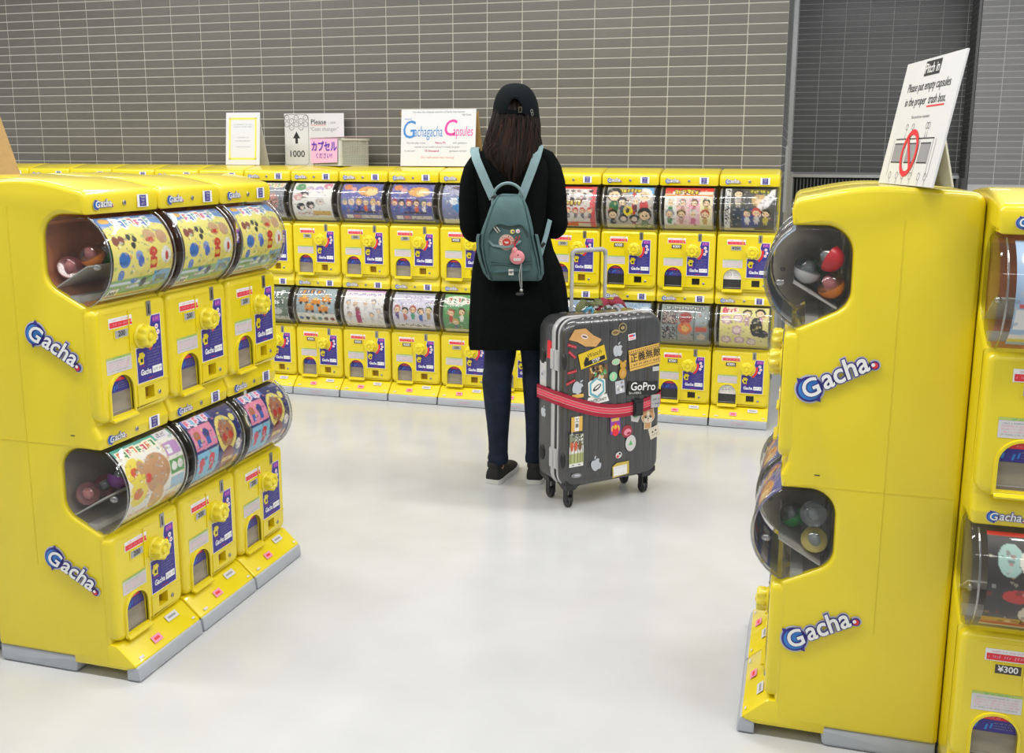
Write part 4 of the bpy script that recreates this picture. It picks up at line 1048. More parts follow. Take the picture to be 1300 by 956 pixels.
def skin_body():
    vs, es, rs = [], [], []
    def V(p, r, par=None):
        vs.append(p); rs.append(r); i = len(vs) - 1
        if par is not None: es.append((par, i))
        return i
    pel = V((-.03, 0, .86), .115)
    w_ = V((-.035, 0, 1.03), .095, pel); ch = V((-.036, .0, 1.22), .105, w_); nb = V((-.033, .005, 1.375), .062, ch)
    nk = V((-.028, .012, 1.45), .048, nb); hd0 = V((-.023, .020, 1.50), .068, nk); hd1 = V((-.022, .022, 1.565), .086, hd0); V((-.022, .022, 1.618), .058, hd1)
    for sd in (-1, 1):
        cx = -.035
        sh = V((cx + sd * .140, 0, 1.345), .046, nb)
        el = V((-.205 if sd < 0 else .138, -.01, 1.09), .037, sh)
        fa = V((-.165 if sd < 0 else .10, .10, 1.115), .032, el)
        wr = V((-.110 if sd < 0 else .05, .205, 1.135), .022, fa)
        pm = V((wr_x := (-.085 if sd < 0 else .025), .255, 1.145), .030, wr)
        kn = V((wr_x - sd * .012, .285, 1.148), .026, pm)
        for q in range(4):
            b = V((wr_x - sd * .03 , .292 - .004 * q, 1.170 - .017 * q), .0088, kn)
            L = (.030, .034, .032, .024)[q]
            c_ = V((wr_x - sd * (.030 + L), .285 - .004 * q, 1.171 - .017 * q), .0080, b)
            V((wr_x - sd * (.028 + L), .262, 1.171 - .017 * q), .0070, c_)
        t1 = V((wr_x - sd * .012, .250, 1.178), .0105, pm); V((wr_x - sd * .034, .262, 1.192), .0085, t1)
        hp = V((-.085 if sd < 0 else .030, 0, .80), .060, pel)
        kn_ = V((-.093 if sd < 0 else .057, -.004, .46), .048 if sd < 0 else .036, hp)
        cf = V((-.094 if sd < 0 else .061, -.012, .34), .044 if sd < 0 else .033, kn_)
        an = V((-.092 if sd < 0 else .060, -.004, .10), .029 if sd < 0 else .025, cf)
        hl = V((-.096 if sd < 0 else .064, .0, .045), .030, an)
        V((-.085 if sd < 0 else .072, .11, .030), .028, hl)
    me = bpy.data.meshes.new('b'); me.from_pydata([Vector(S(*v)) for v in vs], es, [])
    o = bpy.data.objects.new('b', me); C.objects.link(o)
    m = o.modifiers.new('s', 'SKIN'); m.use_smooth_shade = True
    if not me.skin_vertices:
        bpy.context.view_layer.objects.active = o
    sv = me.skin_vertices[0].data
    for i, r in enumerate(rs): sv[i].radius = (r, r); sv[i].use_root = (i == 0)
    u = o.modifiers.new('u', 'SUBSURF'); u.levels = 2; u.render_levels = 2
    bpy.context.view_layer.update()
    out = bpy.data.meshes.new_from_object(o.evaluated_get(bpy.context.evaluated_depsgraph_get()))
    out.name = 'body'; out.materials.clear(); out.materials.append(SKIN)
    bpy.data.objects.remove(o)
    return out
body = obj('body', skin_body(), wm)
# face: eyes, nose, mouth, ears on the side turned away
mb = MB()
for sx in (-1, 1): mb.ball((-.022 + sx * .030, .098, 1.548), (.012, .006, .007), 10, 6, 0); mb.ball((-.022 + sx * .030, .1035, 1.548), (.0055, .003, .0055), 8, 5, 1)
mb.build('eye', [WHT, BLK], body, 60) 
mb = MB(); mb.ball((-.022, .107, 1.525), (.010, .014, .018), 10, 8); mb.build('nose', [SKIN], body, 60)
mb = MB(); mb.ball((-.022, .098, 1.492), (.020, .008, .007), 10, 6); mb.build('mouth', [mat('lips', (.42, .12, .11), .4)], body, 60)
for sx in (-1, 1):
    mb = MB(); mb.ball((-.022 + sx * .083, .02, 1.535), (.010, .018, .028), 10, 8); mb.build('ear', [SKIN], body, 60)

def ring(cx, cy, cz, rx, ry, n=40, p=2.0, f=None):
    out = []
    for k in range(n):
        a = 2 * PI * k / n; c, s_ = math.cos(a), math.sin(a)
        q = f(a) if f else 1
        out.append((cx + math.copysign(abs(c) ** (2 / p), c) * rx * q, cy + math.copysign(abs(s_) ** (2 / p), s_) * ry * q, cz))
    return out
def SR(r): return [S(*p) for p in r]
# cardigan: trunk and skirt with soft folds, sleeves joined in
mb = MB(); rings = []
prof = [(.573, -.004, .206, .150), (.60, -.005, .211, .152), (.72, -.006, .209, .148), (.84, -.010, .199, .140), (.92, -.014, .186, .132), (1.0, -.024, .160, .120), (1.06, -.028, .148, .112), (1.15, -.034, .146, .110),
        (1.24, -.036, .156, .112), (1.31, -.037, .162, .108), (1.36, -.036, .150, .094), (1.39, -.035, .120, .080), (1.415, -.034, .080, .064), (1.445, -.030, .058, .056)]
for z, cx, rx, ry in prof:
    amp = max(0, (1.0 - z)) * .12
    rings.append(SR(ring(cx, 0, z, rx, ry, 72, 2.25, lambda a, z=z, amp=amp: 1 + amp * (.5 * math.sin(9 * a + z * 3) + .35 * math.sin(14 * a - z * 5 + 1)))))
mb.loft(rings[:1] + rings, 0, False)
inner = [[(x * .96, y * .96, z + .004) for x, y, z in rings[0]], [(x * .9, y * .9, z) for x, y, z in rings[3]]]
mb.loft(inner, 0, False)
mb.build('cardigan', [KNIT], wm, 70)
for sd in (-1, 1):
    if sd < 0: pth = [(-.120, 0, 1.375), (-.165, 0, 1.350), (-.192, -.002, 1.30), (-.203, -.006, 1.22), (-.205, -.010, 1.14), (-.198, -.006, 1.085), (-.183, .045, 1.075), (-.155, .12, 1.095), (-.118, .195, 1.122)]
    else: pth = [(.050, 0, 1.385), (.095, 0, 1.362), (.122, -.002, 1.305), (.134, -.006, 1.23), (.141, -.010, 1.15), (.142, -.006, 1.10), (.125, .045, 1.09), (.098, .12, 1.105), (.058, .195, 1.128)]
    rr = [.030, .046, .050, .050, .050, .050, .046, .038, .031]
    # smooth the path
    P = [Vector(S(*p)) for p in pth]; Q = []; RR = []
    for i in range(len(P) - 1):
        p0, p1, p2, p3 = P[max(i - 1, 0)], P[i], P[i + 1], P[min(i + 2, len(P) - 1)]
        for t in (0, .25, .5, .75):
            Q.append(.5 * ((2 * p1) + (p2 - p0) * t + (2 * p0 - 5 * p1 + 4 * p2 - p3) * t * t + (3 * p1 - p0 - 3 * p2 + p3) * t ** 3))
            RR.append((rr[i] * (1 - t) + rr[i + 1] * t) * (1 + .03 * math.sin(i * 2.3 + t * 6)))
    Q.append(P[-1]); RR.append(rr[-1])
    m_ = MB(); m_.tube(Q, RR, 20); m_.build('sleeve', [KNIT], wm, 70)
# jeans
for sd in (-1, 1):
    if sd < 0: L = [(.84, -.080, .0, .078), (.70, -.084, .0, .072), (.56, -.083, 0, .067), (.50, -.090, -.002, .063), (.47, -.096, -.004, .0615), (.455, -.096, -.004, .0635), (.43, -.097, -.008, .062), (.36, -.094, -.012, .058), (.26, -.092, -.010, .048), (.18, -.091, -.006, .042), (.13, -.091, -.004, .041), (.105, -.092, -.003, .045), (.085, -.091, -.002, .042)]
    else: L = [(.84, .030, .0, .078), (.70, .044, 0, .068), (.56, .056, 0, .053), (.50, .057, -.002, .047), (.47, .057, -.004, .046), (.455, .058, -.004, .048), (.43, .058, -.008, .046), (.36, .061, -.012, .043), (.26, .062, -.010, .037), (.18, .062, -.006, .0345), (.13, .060, -.004, .033), (.105, .060, -.003, .036), (.088, .059, -.002, .033)]
    m_ = MB(); rg = []
    for i in range(len(L) - 1):
        for t in (0, .25, .5, .75):
            z, cx, cy, r = [L[i][k] * (1 - t) + L[i + 1][k] * t for k in range(4)]
            w = .012 * math.sin(z * 160) * (1 if (.40 < z < .52 or z < .16) else .25)
            rg.append(ring(cx, cy, z, r, r * 1.12, 28, 2.0, lambda a, w=w, z=z: 1 + w * math.sin(2 * a + z * 30)))
    rg.append(ring(*[L[-1][k] for k in (1, 2, 0)], L[-1][3], L[-1][3] * 1.12, 28)); rg.append([(cx_ * .94 + L[-1][1] * .06, cy_ * .94, z_ + .012) for cx_, cy_, z_ in rg[-1]])
    m_.loft(rg, 0, False); m_.build('jeans_leg', [JEAN], wm, 70)
# shoes
def shoe(cx, ang):
    e = empty('shoe', (0, 0, 0)); e.parent = wm; e.location = (cx, 0, 0); e.rotation_euler = (0, 0, ang)
    sec = [(-.052, .024, .050), (-.045, .032, .078), (-.02, .037, .086), (.02, .037, .082), (.06, .038, .070), (.10, .043, .056), (.15, .044, .046), (.19, .036, .038), (.208, .018, .030)]
    up = MB(); so = MB(); ru = []; rs = []
    for y, hw, hz in sec:
        ru.append([(hw * math.cos(a) * (.97 if math.sin(a) > 0 else 1), y, .018 + max(0, math.sin(a)) ** .8 * (hz - .018)) for a in [PI * k / 14 for k in range(15)]])
        rs.append([(-hw * 1.05, y * 1.03, .021), (-hw * 1.07, y * 1.03, .001), (hw * 1.07, y * 1.03, .001), (hw * 1.05, y * 1.03, .021)])
    up.loft(ru, 0, True, True); a = up.build('upper', [SHOE], e, 60)
    so.loft(rs, 0, True, True); so.build('sole', [SOLE], e, 50)
    t = MB(); t.loft([ring(0, -.012, z, r, r * 1.1, 20) for z, r in ((.070, .034), (.088, .034), (.092, .030), (.08, .026))], 0, False); t.build('collar', [SHOE], e, 60)
    return e
shoe(-.100, -.32); shoe(.068, -.10)
# hair
mb = MB(); g = random.Random(11); rings = []
hp = [(1.615, -.022, .018, .060, .075), (1.575, -.022, .012, .084, .098), (1.54, -.024, .008, .092, .104), (1.50, -.027, .004, .101, .108), (1.45, -.033, -.004, .108, .104), (1.41, -.038, -.012, .113, .102), (1.375, -.041, -.022, .112, .098), (1.34, -.040, -.036, .092, .086), (1.305, -.036, -.052, .060, .066), (1.275, -.03, -.060, .030, .052)]
ph = [g.uniform(0, 6) for _ in range(4)]
for z, cx, cy, rx, ry in hp:
    rings.append([S(p[0], p[1] if p[1] < .03 or z > 1.6 else .03 + (p[1] - .03) * .12, p[2]) for p in ring(cx, cy, z, rx, ry, 120, 2.1, lambda a, z=z: 1 + .035 * math.sin(23 * a + ph[0] + 3 * z) + .025 * math.sin(41 * a + ph[1]) + .03 * math.sin(7 * a + 9 * z))])
mb.loft(rings, 0)
def hair_y(x, z):
    for (z1_, c1, y1, rx1, ry1), (z0_, c0, y0, rx0, ry0) in zip(hp, hp[1:]):
        if z0_ <= z <= z1_:
            t = (z - z0_) / (z1_ - z0_); cx = c0 + (c1 - c0) * t; cy = y0 + (y1 - y0) * t; rx = rx0 + (rx1 - rx0) * t; ry = ry0 + (ry1 - ry0) * t
            u = max(-1, min(1, (x - cx) / rx)); return cy - ry * math.sqrt(1 - u * u) - .002
    return -.115
for k in range(210):
    u = g.uniform(-1, 1); z0_ = g.uniform(1.42, 1.535); z1_ = 1.385 - .115 * (1 - abs(u) ** 1.6) + g.uniform(-.03, .045)
    if u < -.55: z1_ = g.uniform(1.35, 1.40)
    pts = []; dr = g.uniform(-.012, .012); w = g.uniform(0, 6)
    for i in range(9):
        t = i / 8; z = z0_ + (z1_ - z0_) * t
        x = -.022 + u * (.090 + (.026 * t)) - .016 * t + .005 * math.sin(w + t * 5) + dr * t
        if t > .6: x += (-.035 - x) * (t - .6) * .55 * (1 - abs(u) * .6)
        pts.append(S(x, hair_y(x, z) - .003 * math.sin(t * PI) - (.004 if z < 1.36 else 0), z))
    r = g.uniform(.0022, .0052)
    mb.tube(pts, [r * (.5 + .8 * math.sin(PI * min(1, .15 + t / 9))) * (1 if t < 7 else .35) for t in range(9)], 5, 1 if g.random() < .3 else 0)
mb.build('hair', [HAIRM, mat('hair_light', (0.024, 0.010, 0.006), 0.6, noise=.4, nscale=30, spec=.15)], wm, 70)
# cap worn with its strap at the back
def capp(th, ph):   # th round the head, ph 0 rim .. 1 crown
    a = ph * PI / 2; z = 1.537 + .128 * math.sin(a) ** .95; r = math.cos(a) ** .75
    back = max(0, -math.sin(th)); z += .012 * back * (1 - ph)
    return S(-.022 + .0945 * r * math.cos(th), .012 + .112 * r * math.sin(th), z - .010 * max(0, math.cos(th)) * (1 - ph))
mb = MB(); NT, NP = 120, 40; idx = {}
def arch_in(p):
    return p[1] < 0 and ((p[0] + .026) / .030) ** 2 + ((p[2] - 1.556) / .050) ** 2 < 1
vs = [capp(2 * PI * i / NT, j / NP) for j in range(NP + 1) for i in range(NT)]
fs = []
for j in range(NP):
    for i in range(NT):
        q = [j * NT + i, j * NT + (i + 1) % NT, (j + 1) * NT + (i + 1) % NT, (j + 1) * NT + i]
        c = sum((Vector(vs[k]) for k in q), Vector()) / 4
        if not arch_in(c): fs.append(tuple(q))
mb.add(vs, fs)
crown = mb.build('cap', [CAPM_], wm, 60)
mb = MB(); pth = []
for k in range(25):
    a = PI * k / 24; pth.append((-.026 + .030 * math.cos(a), 0, 1.556 + .050 * math.sin(a)))
pp = []
for x, _, z in pth:
    s_ = (z - 1.545) / .12; r = math.cos(math.asin(max(0, min(.99, s_)))) ** .75
    u = max(-.99, min(.99, (x + .022) / (.0945 * r))); pp.append(S(x, .012 - .112 * r * math.sqrt(1 - u * u) - .001, z))
mb.tube(pp, .0022, 8); mb.build('cap_opening_edge', [CAPM_], crown, 60)
mb = MB(); rgs = []
for k in range(17):
    x = -.026 - .034 + .068 * k / 16; u = (x + .022) / .0945; y = .012 - .113 * math.sqrt(1 - u * u)
    z = 1.556 - .003 * math.sin(PI * k / 16)
    rgs.append([S(x, y - .0015, z - .007), S(x, y - .0015, z + .007), S(x, y + .001, z + .007), S(x, y + .001, z - .007)])
mb.loft(rgs); mb.build('cap_strap', [CAPM_], crown)
mb = MB()
for a in ((-.012, -.0095), (-.0005, .002)): mb.box((a[0], -.1065, 1.546), (a[1], -.103, 1.568))
mb.box((-.012, -.1065, 1.546), (.002, -.103, 1.5485)); mb.box((-.012, -.1065, 1.5655), (.002, -.103, 1.568)); mb.build('buckle', [mat('antique_brass', (.20, .17, .12), .35, metal=1)], crown)
for x, z in ((.041, 1.556), (.044, 1.545)):
    m_ = MB(); n = 14
    m_.tube([S(x + .0045 * math.cos(2 * PI * k / n), -.079, z + .0065 * math.sin(2 * PI * k / n)) for k in range(n + 1)], .0012, 6, 0, False); m_.build('cap_ring', [MET], crown, 60)
mb = MB(); rg = []
for k in range(15):
    a = PI * (.12 + .76 * k / 14); r0 = (.094 * math.cos(a), .110 * math.sin(a)); o_ = .055 * math.sin(PI * k / 14) ** .7
    rg.append([(-.022 + r0[0] * .98, .012 + r0[1] * .98, 1.545), (-.022 + r0[0] * (1 + o_ / .11), .012 + r0[1] + o_, 1.534), (-.022 + r0[0] * (1 + o_ / .11), .012 + r0[1] + o_, 1.531), (-.022 + r0[0] * .98, .012 + r0[1] * .98, 1.541)])
mb.loft(rg); mb.build('cap_brim', [CAPM_], crown, 60)

# ------------------------------------------------------------------ backpack
CANV = mat('teal_canvas', (0.070, 0.125, 0.128), 0.85, noise=.08, nscale=30, bump=.35, bscale=300, spec=.2)
CANL = mat('teal_strap_webbing', (0.155, 0.240, 0.255), 0.75, noise=.06, nscale=60, bump=.3, bscale=300)
bp_ = empty('backpack', WO, WRZ); tag(bp_, "small teal canvas backpack worn on the woman's back, with a round red and white emblem", 'backpack')
pr = [(.868, -.022, .098, .050), (.880, -.024, .112, .058), (.91, -.030, .120, .061), (.96, -.041, .1215, .061), (1.01, -.051, .119, .060), (1.05, -.055, .113, .058), (1.09, -.053, .103, .056), (1.13, -.051, .091, .052), (1.17, -.049, .078, .046), (1.20, -.047, .064, .038), (1.218, -.046, .050, .028), (1.226, -.046, .030, .015)]
mb = MB()
mb.loft([[S(*p) for p in ring(cx, -.112 - hd, z + .03 * 0, hw, hd, 48, 3.2, lambda a, z=z: 1 + .012 * math.sin(5 * a + z * 40))] for z, cx, hw, hd in pr])
bm_ = mb.build('main_body', [CANV], bp_, 60)
def pyb(x, z):
    for (z0_, c0, w0, d0), (z1_, c1, w1, d1) in zip(pr, pr[1:]):
        if z0_ <= z <= z1_:
            t = (z - z0_) / (z1_ - z0_); c = c0 + (c1 - c0) * t; w = w0 + (w1 - w0) * t; d = d0 + (d1 - d0) * t
            u = max(-1, min(1, (x - c) / w)); return -.112 - d - d * (1 - abs(u) ** 3.2) ** (1 / 3.2)
    return -.2
pk = fillet([(-.128, .900, .02), (.052, .912, .02), (.034, 1.065, .03), (.002, 1.108, .04), (-.046, 1.092, .05), (-.094, 1.110, .04), (-.132, 1.065, .03)], 4)
mb = MB(); prism(mb, pk, -.212, -.244, .012, lambda a, x, z: S(x, a, z), 0, None, 3, True); pocket = mb.build('front_pocket', [CANV], bp_, 60)
mb = MB(); pts = [S(x, -.2455, z) for x, z in [(-.124, 1.065), (-.108, 1.092), (-.090, 1.096), (-.070, 1.089), (-.046, 1.084), (-.022, 1.089), (-.002, 1.094), (.016, 1.078), (.028, 1.050)]]
mb.tube(pts, .0028, 6); mb.build('zipper', [mat('zipper_teal', (.035, .065, .068), .6)], pocket, 60)
mb = MB()
for a, b in (((-.112, 1.090), (-.094, 1.066)), ((-.102, 1.095), (-.086, 1.072))): mb.tube([S(a[0], -.250, a[1]), S(b[0], -.252, b[1])], .0032, 6)
mb.build('zipper_pull', [MET], pocket, 60)
mb = MB(); mb.tube([S(x, -.2465, z) for x, z in ((-.132, .935), (-.08, .938), (-.02, .930), (.046, .944))], .0030, 6); mb.tube([S(x, -.2465, z) for x, z in ((-.128, .949), (-.05, .941), (.046, .955))], .0022, 6); mb.build('pocket_seam', [CANV], pocket, 60)
for sx in (-1, 1):
    mb = MB()
    for z, cx, hw, hd in pr[1:-1]:
        pass
    mb.tube([S(cx + sx * hw * .90, -.112 - hd * 1.78, z) for z, cx, hw, hd in pr[1:-1]], .0035, 8); mb.build('piping', [CANV], bp_, 60)
    mb = MB(); zz = [(.872, .095), (.90, .112), (.95, .119), (1.0, .120), (1.045, .116), (1.062, .111)]
    c = {.872: -.023, .90: -.028, .95: -.039, 1.0: -.049, 1.045: -.0545, 1.062: -.0545}
    mb.loft([[S(c[z] + sx * (w + .002), -.215, z), S(c[z] + sx * (w + .013), -.20, z), S(c[z] + sx * (w + .014), -.15, z), S(c[z] + sx * (w + .002), -.13, z), S(c[z] + sx * (w - .006), -.17, z)] for z, w in zz], 0)
    mb.build('side_pocket', [CANV], bp_, 50)
# bottom corner flaps
def band(path, w, t, up=(0, -1, 0), n=3, taper=None):
    """flat webbing along a path; w width, t thickness, up = outward direction"""
    P = [Vector(S(*p)) for p in path]; m_ = MB(); rg = []
    for i, p in enumerate(P):
        d = (P[min(i + 1, len(P) - 1)] - P[max(i - 1, 0)]).normalized(); u_ = Vector(up[i] if isinstance(up[0], (tuple, list)) else up)
        s_ = d.cross(u_).normalized(); u_ = s_.cross(d).normalized()
        rg.append([p + s_ * w / 2, p + s_ * w / 2 + u_ * t, p - s_ * w / 2 + u_ * t, p - s_ * w / 2])
    m_.loft(rg); return m_
ups = [(0, .4, .9), (0, 0, 1), (0, -.5, .85), (0, -.85, .5), (0, -1, .2), (0, -1, .1), (0, -1, .1)]
band([(-.178, .055, 1.385), (-.186, .005, 1.408), (-.190, -.050, 1.396), (-.182, -.092, 1.362), (-.160, -.112, 1.312), (-.138, -.124, 1.262), (-.112, -.140, 1.205)], .034, .005, ups).build('shoulder_strap', [CANL], bp_, 40)
band([(.060, .055, 1.398), (.068, .005, 1.424), (.073, -.045, 1.412), (.064, -.088, 1.378), (.045, -.108, 1.325), (.024, -.122, 1.270), (.000, -.140, 1.205)], .034, .005, ups).build('shoulder_strap', [CANL], bp_, 40)
for x in (-.098, -.012):
    mb = MB(); mb.tube([S(x - .022, -.150, 1.208), S(x - .018, -.158, 1.214), S(x + .018, -.158, 1.216), S(x + .022, -.150, 1.210)], .0042, 8); mb.build('strap_ring', [BLK], bp_, 60)
mb = MB(); mb.tube([S(-.053 + .062 * math.cos(a), -.150 - .01 * math.sin(a), 1.205 + .064 * math.sin(a)) for a in [PI * k / 14 for k in range(15)]], .0062, 10); mb.tube([S(-.115, -.15, 1.205), S(-.118, -.16, 1.17)], .005, 8); mb.tube([S(.009, -.15, 1.205), S(.012, -.16, 1.17)], .005, 8); mb.build('carry_loop', [CANL], bp_, 60)
band([(.065, -.165, .93), (.080, -.150, .975), (.092, -.12, 1.018), (.104, -.09, 1.06), (.118, -.06, 1.12)], .020, .004, (.5, -1, 0)).build('lower_strap', [CANL], bp_, 40)
mb = MB(); mb.box((-.011, -.006, -.006), (.011, .004, .006)); o = mb.build('strap_buckle', [BLK], bp_); o.location = S(.092, -.13, 1.018); o.rotation_euler = (0, -.8, 0)
# emblem: white ring with red centre and small lettering
mb = MB(); ex, ez, ey = -.058, 1.028, -.2455
cx_, cy_, cz_ = S(ex, ey, ez)
disc(mb, cx_, cz_, .0305, cy_, 0, 32); ringp(mb, cx_, cz_, .0275, .0287, cy_ - .0004, 1, 32); disc(mb, cx_, cz_, .0165, cy_ - .0004, 1, 28)
mb.poly([(cx_ - .010, cy_ - .0008, cz_ + .004), (cx_ - .003, cy_ - .0008, cz_ - .006), (cx_ + .009, cy_ - .0008, cz_ - .003), (cx_ + .006, cy_ - .0008, cz_ + .004), (cx_, cy_ - .0008, cz_ + .002)], 0)
for word, a0, sgn in (('FJ\u00c4LLR\u00c4VEN', PI * .96, -1), ('K\u00c5NKEN', PI * 1.22, 1)):
    for i, ch in enumerate(word):
        step = (.115 if sgn < 0 else .112) * PI
        a = a0 + sgn * step * i; rr_ = .0222
        text(mb, ch, cx_ + rr_ * math.cos(a), cz_ + rr_ * math.sin(a), .0115, cy_ - .0008, 1, off=.03, ang=(a - PI / 2 if sgn < 0 else a + PI / 2), res=1)
mb.build('emblem', [mat('emblem_cream', (.62, .58, .50), .7), mat('emblem_red', (.50, .035, .03), .7)], pocket)
o = band([(-.132, -.246, 1.035), (-.115, -.249, 1.016), (-.07, -.252, 1.008), (-.03, -.252, 1.013), (.000, -.249, 1.035)], .009, .003); o.build('front_strap_loop', [CANL], bp_, 40)
for i, (x, z, m) in enumerate(((-.034, 1.072, 'yellow'), (-.012, 1.074, 'white'))):
    mb = MB(); q = S(x, -.246, z); n = 14
    mb.loft([[(q[0] + r * math.cos(2 * PI * k / n), q[1] - d, q[2] + r * math.sin(2 * PI * k / n)) for k in range(n)] for r, d in ((.0085, 0), (.0085, .003), (.006, .0045))])
    disc(mb, q[0] + .002, q[2], .004, q[1] - .0048, 1, 10); tag(mb.build('button_pin', [CC[m], INDI if i == 0 else PNK], bp_, 50), 'small round %s button pin' % m)
ch = empty('charm', S(-.014, -.262, .968)); ch.location = Vector(WO) + Matrix.Rotation(WRZ, 3, 'Z') @ Vector(S(-.014, -.262, .968)); ch.rotation_euler = (0, .0, WRZ)
tag(ch, 'pink plush charm hanging by a red cord from the teal backpack', 'charm')
mb = MB(); mb.ball((0, 0, -.002), (.029, .012, .028), 24, 14); mb.ball((-.010, 0, .022), (.012, .009, .016), 14, 10); mb.build('pouch', [mat('pink_plush', (.62, .22, .24), .7, bump=.3, bscale=200)], ch, 60)
mb = MB(); mb.box((-.014, -.0130, -.014), (.014, -.0108, -.004)); squiggle(mb, -.011, .011, -.009, .006, -.0134, 1, random.Random(2)); mb.build('pouch_label', [LBL, GRYT], ch)
mb = MB(); mb.ball((.003, -.011, .008), (.0025, .002, .0035), 8, 6); mb.build('pouch_eye', [BLK], ch)
mb = MB(); mb.tube([(-.010, .0, .036), (-.006, .004, .052), (.004, .012, .064), (.010, .015, .082)], .0018, 6); mb.tube([(-.010, .0, .036), (-.012, .004, .056), (-.002, .012, .078)], .0018, 6); mb.build('red_cord', [mat('cord_red', (.5, .02, .03), .7)], ch, 60)
mb = MB(); mb.tube([S(.002, -.252, .955), S(.0, -.256, .93), S(-.006, -.258, .89), S(.000, -.245, .845), S(.004, -.24, .832)], .0016, 6); mb.tube([S(.004, -.252, .955), S(.004, -.256, .90), S(.006, -.246, .84)], .0016, 6); cord = mb.build('dangling_cord', [mat('cord_grey', (.35, .38, .38), .6)], bp_, 60)
mb = MB(); q = S(.004, -.240, .822); mb.ball((q[0], q[1], q[2] + .006), (.007, .006, .008), 12, 8, 0); mb.ball((q[0] - .006, q[1], q[2] - .008), (.017, .010, .008), 12, 8, 1); mb.build('cord_end', [MET, BLK], bp_, 60)
mb = MB(); q = S(-.038, -.246, .905); mb.box((q[0] - .011, q[1] - .004, q[2] - .012), (q[0] + .009, q[1], q[2] + .011)); rect(mb, q[0] - .006, q[2] - .006, q[0] + .004, q[2] + .005, q[1] - .0045, 1); mb.build('white_tag', [LBL, GRYT], bp_)

# ------------------------------------------------------------------ suitcase
SHELL = mat('suitcase_shell', (0.080, 0.080, 0.082), 0.28, metal=.5, noise=.14, nscale=30, stretch=(6, 6, .25), coat=.4)
BLKP = mat('black_plastic', (0.014, 0.014, 0.016), 0.4)
FRM = mat('suitcase_frame_silver', (0.56, 0.56, 0.57), 0.35, metal=.3)
CAN = mat('belt_crimson', (0.36, 0.008, 0.035), 0.6, bump=.3, bscale=400); BPK = mat('belt_pink', (0.72, 0.05, 0.11), 0.6); BCR = mat('belt_cream', (0.55, 0.36, 0.28), 0.6)
su = empty('suitcase', (-.6689, 3.7808, 0), math.radians(45.69)); tag(su, 'large dark grey hard-shell suitcase covered in stickers, with a red striped belt', 'suitcase')
D = .205
def case_poly(g=0, r=.062, zb=.088, zt=.762): return fillet([(-.236 - g, zb - g, r), (.236 + g, zb - g, r), (.236 + g, zt + g, r), (-.236 - g, zt + g, r)], 8)
F2 = lambda a, x, z: (x, a, z)
mb = MB(); prism(mb, case_poly(), 0, .060, .028, F2, 0, None, 5, True); mb.build('front_shell', [SHELL], su, 50)
mb = MB(); prism(mb, case_poly(), .062, D, .030, F2, 0, None, 5, True); mb.build('rear_shell', [SHELL], su, 50)
mb = MB(); prism(mb, case_poly(.0035), .0635, .0900, .0025, F2, 0, None, 2, True); mb.build('frame', [FRM], su, 40)
mb = MB(); prism(mb, case_poly(.003), .0365, .0450, .0015, F2, 0, None, 2, True); mb.build('frame', [FRM], su, 40)
mb = MB(); prism(mb, case_poly(.001), .0400, .0680, .0005, F2, 0, None, 2, True); mb.build('frame_seal', [BLKP], su, 40)
# pressed ribs running up the front and over the top
for sgn in (0, 1):
    for k in range(9):
        x = -.176 + .044 * k; m_ = MB(); rg = []
        pts = [(.0, .125 + .07 * i) for i in range(9)] + [(.030 - .030 * math.cos(t), .732 + .030 * math.sin(t)) for t in [PI / 2 * i / 5 for i in range(6)]] + [(.036, .762)]
        if abs(x) > .17: pts = pts[:8]
        for i, (y, z) in enumerate(pts):
            if z <= .732 or abs(y) < 1e-6: nrm = (-1, 0)
            else:
                v_ = Vector((y - .030, z - .732)); v_ = v_.normalized() if y < .03 else Vector((0, 1)); nrm = (v_.x, v_.y)
            hgt = .0040 if 0 < i < len(pts) - 1 else .0002
            yy, s_ = (y, 1) if not sgn else (D - y, -1)
            rg.append([(x - .017, yy, z), (x - .011, yy + s_ * nrm[0] * hgt, z + nrm[1] * hgt), (x + .011, yy + s_ * nrm[0] * hgt, z + nrm[1] * hgt), (x + .017, yy, z)][::(1 if not sgn else -1)])
        m_.loft(rg, 0, False, False); m_.build('shell_rib', [SHELL], su, 30)
# wheels
WHM = mat('wheel_rubber', (0.03, 0.03, 0.032), 0.5)
for x, y in ((-.185, .038), (.185, .038), (-.185, .170), (.185, .170)):
    w = MB(); w.loft([[(x + a * k, y + b * k, z) for a, b in ((-1, -1), (1, -1), (1, 1), (-1, 1))] for z, k in ((.120, .034), (.100, .034), (.088, .026), (.074, .019))]); 
    for sx in (-1, 1): w.box((x + sx * .0125 - .0028, y - .012, .022), (x + sx * .0125 + .0028, y + .014, .080))
    hs = w.build('wheel_housing', [BLKP], su)
    w = MB(); n = 20
    w.loft([[(x + a, y + .004 + r * math.cos(2 * PI * k / n), .0235 + r * math.sin(2 * PI * k / n)) for k in range(n)] for a, r in ((-.009, .016), (-.008, .0225), (-.003, .0235), (-.002, .020), (.002, .020), (.003, .0235), (.008, .0225), (.009, .016))])
    w.build('wheel', [WHM], hs, 40)
# telescopic handle
for x in (-.083, .079):
    w = MB(); w.tube([(x, D - .012, .74), (x, D - .012, .992)], .0075, 12); w.build('handle_tube', [FRM], su, 50)
w = MB(); w.tube([(-.083, D - .012, .985), (-.080, D - .012, 1.000), (-.068, D - .012, 1.007), (.064, D - .012, 1.007), (.076, D - .012, 1.000), (.079, D - .012, .985)], .0095, 12); w.build('handle_grip', [mat('handle_grey', (.36, .36, .35), .4)], su, 60)
w = MB(); w.tube([(-.075, .10, .765), (-.068, .10, .783), (-.04, .10, .790), (.05, .10, .790), (.078, .10, .783), (.085, .10, .765)], .0085, 10); w.build('top_handle', [FRM], su, 60)
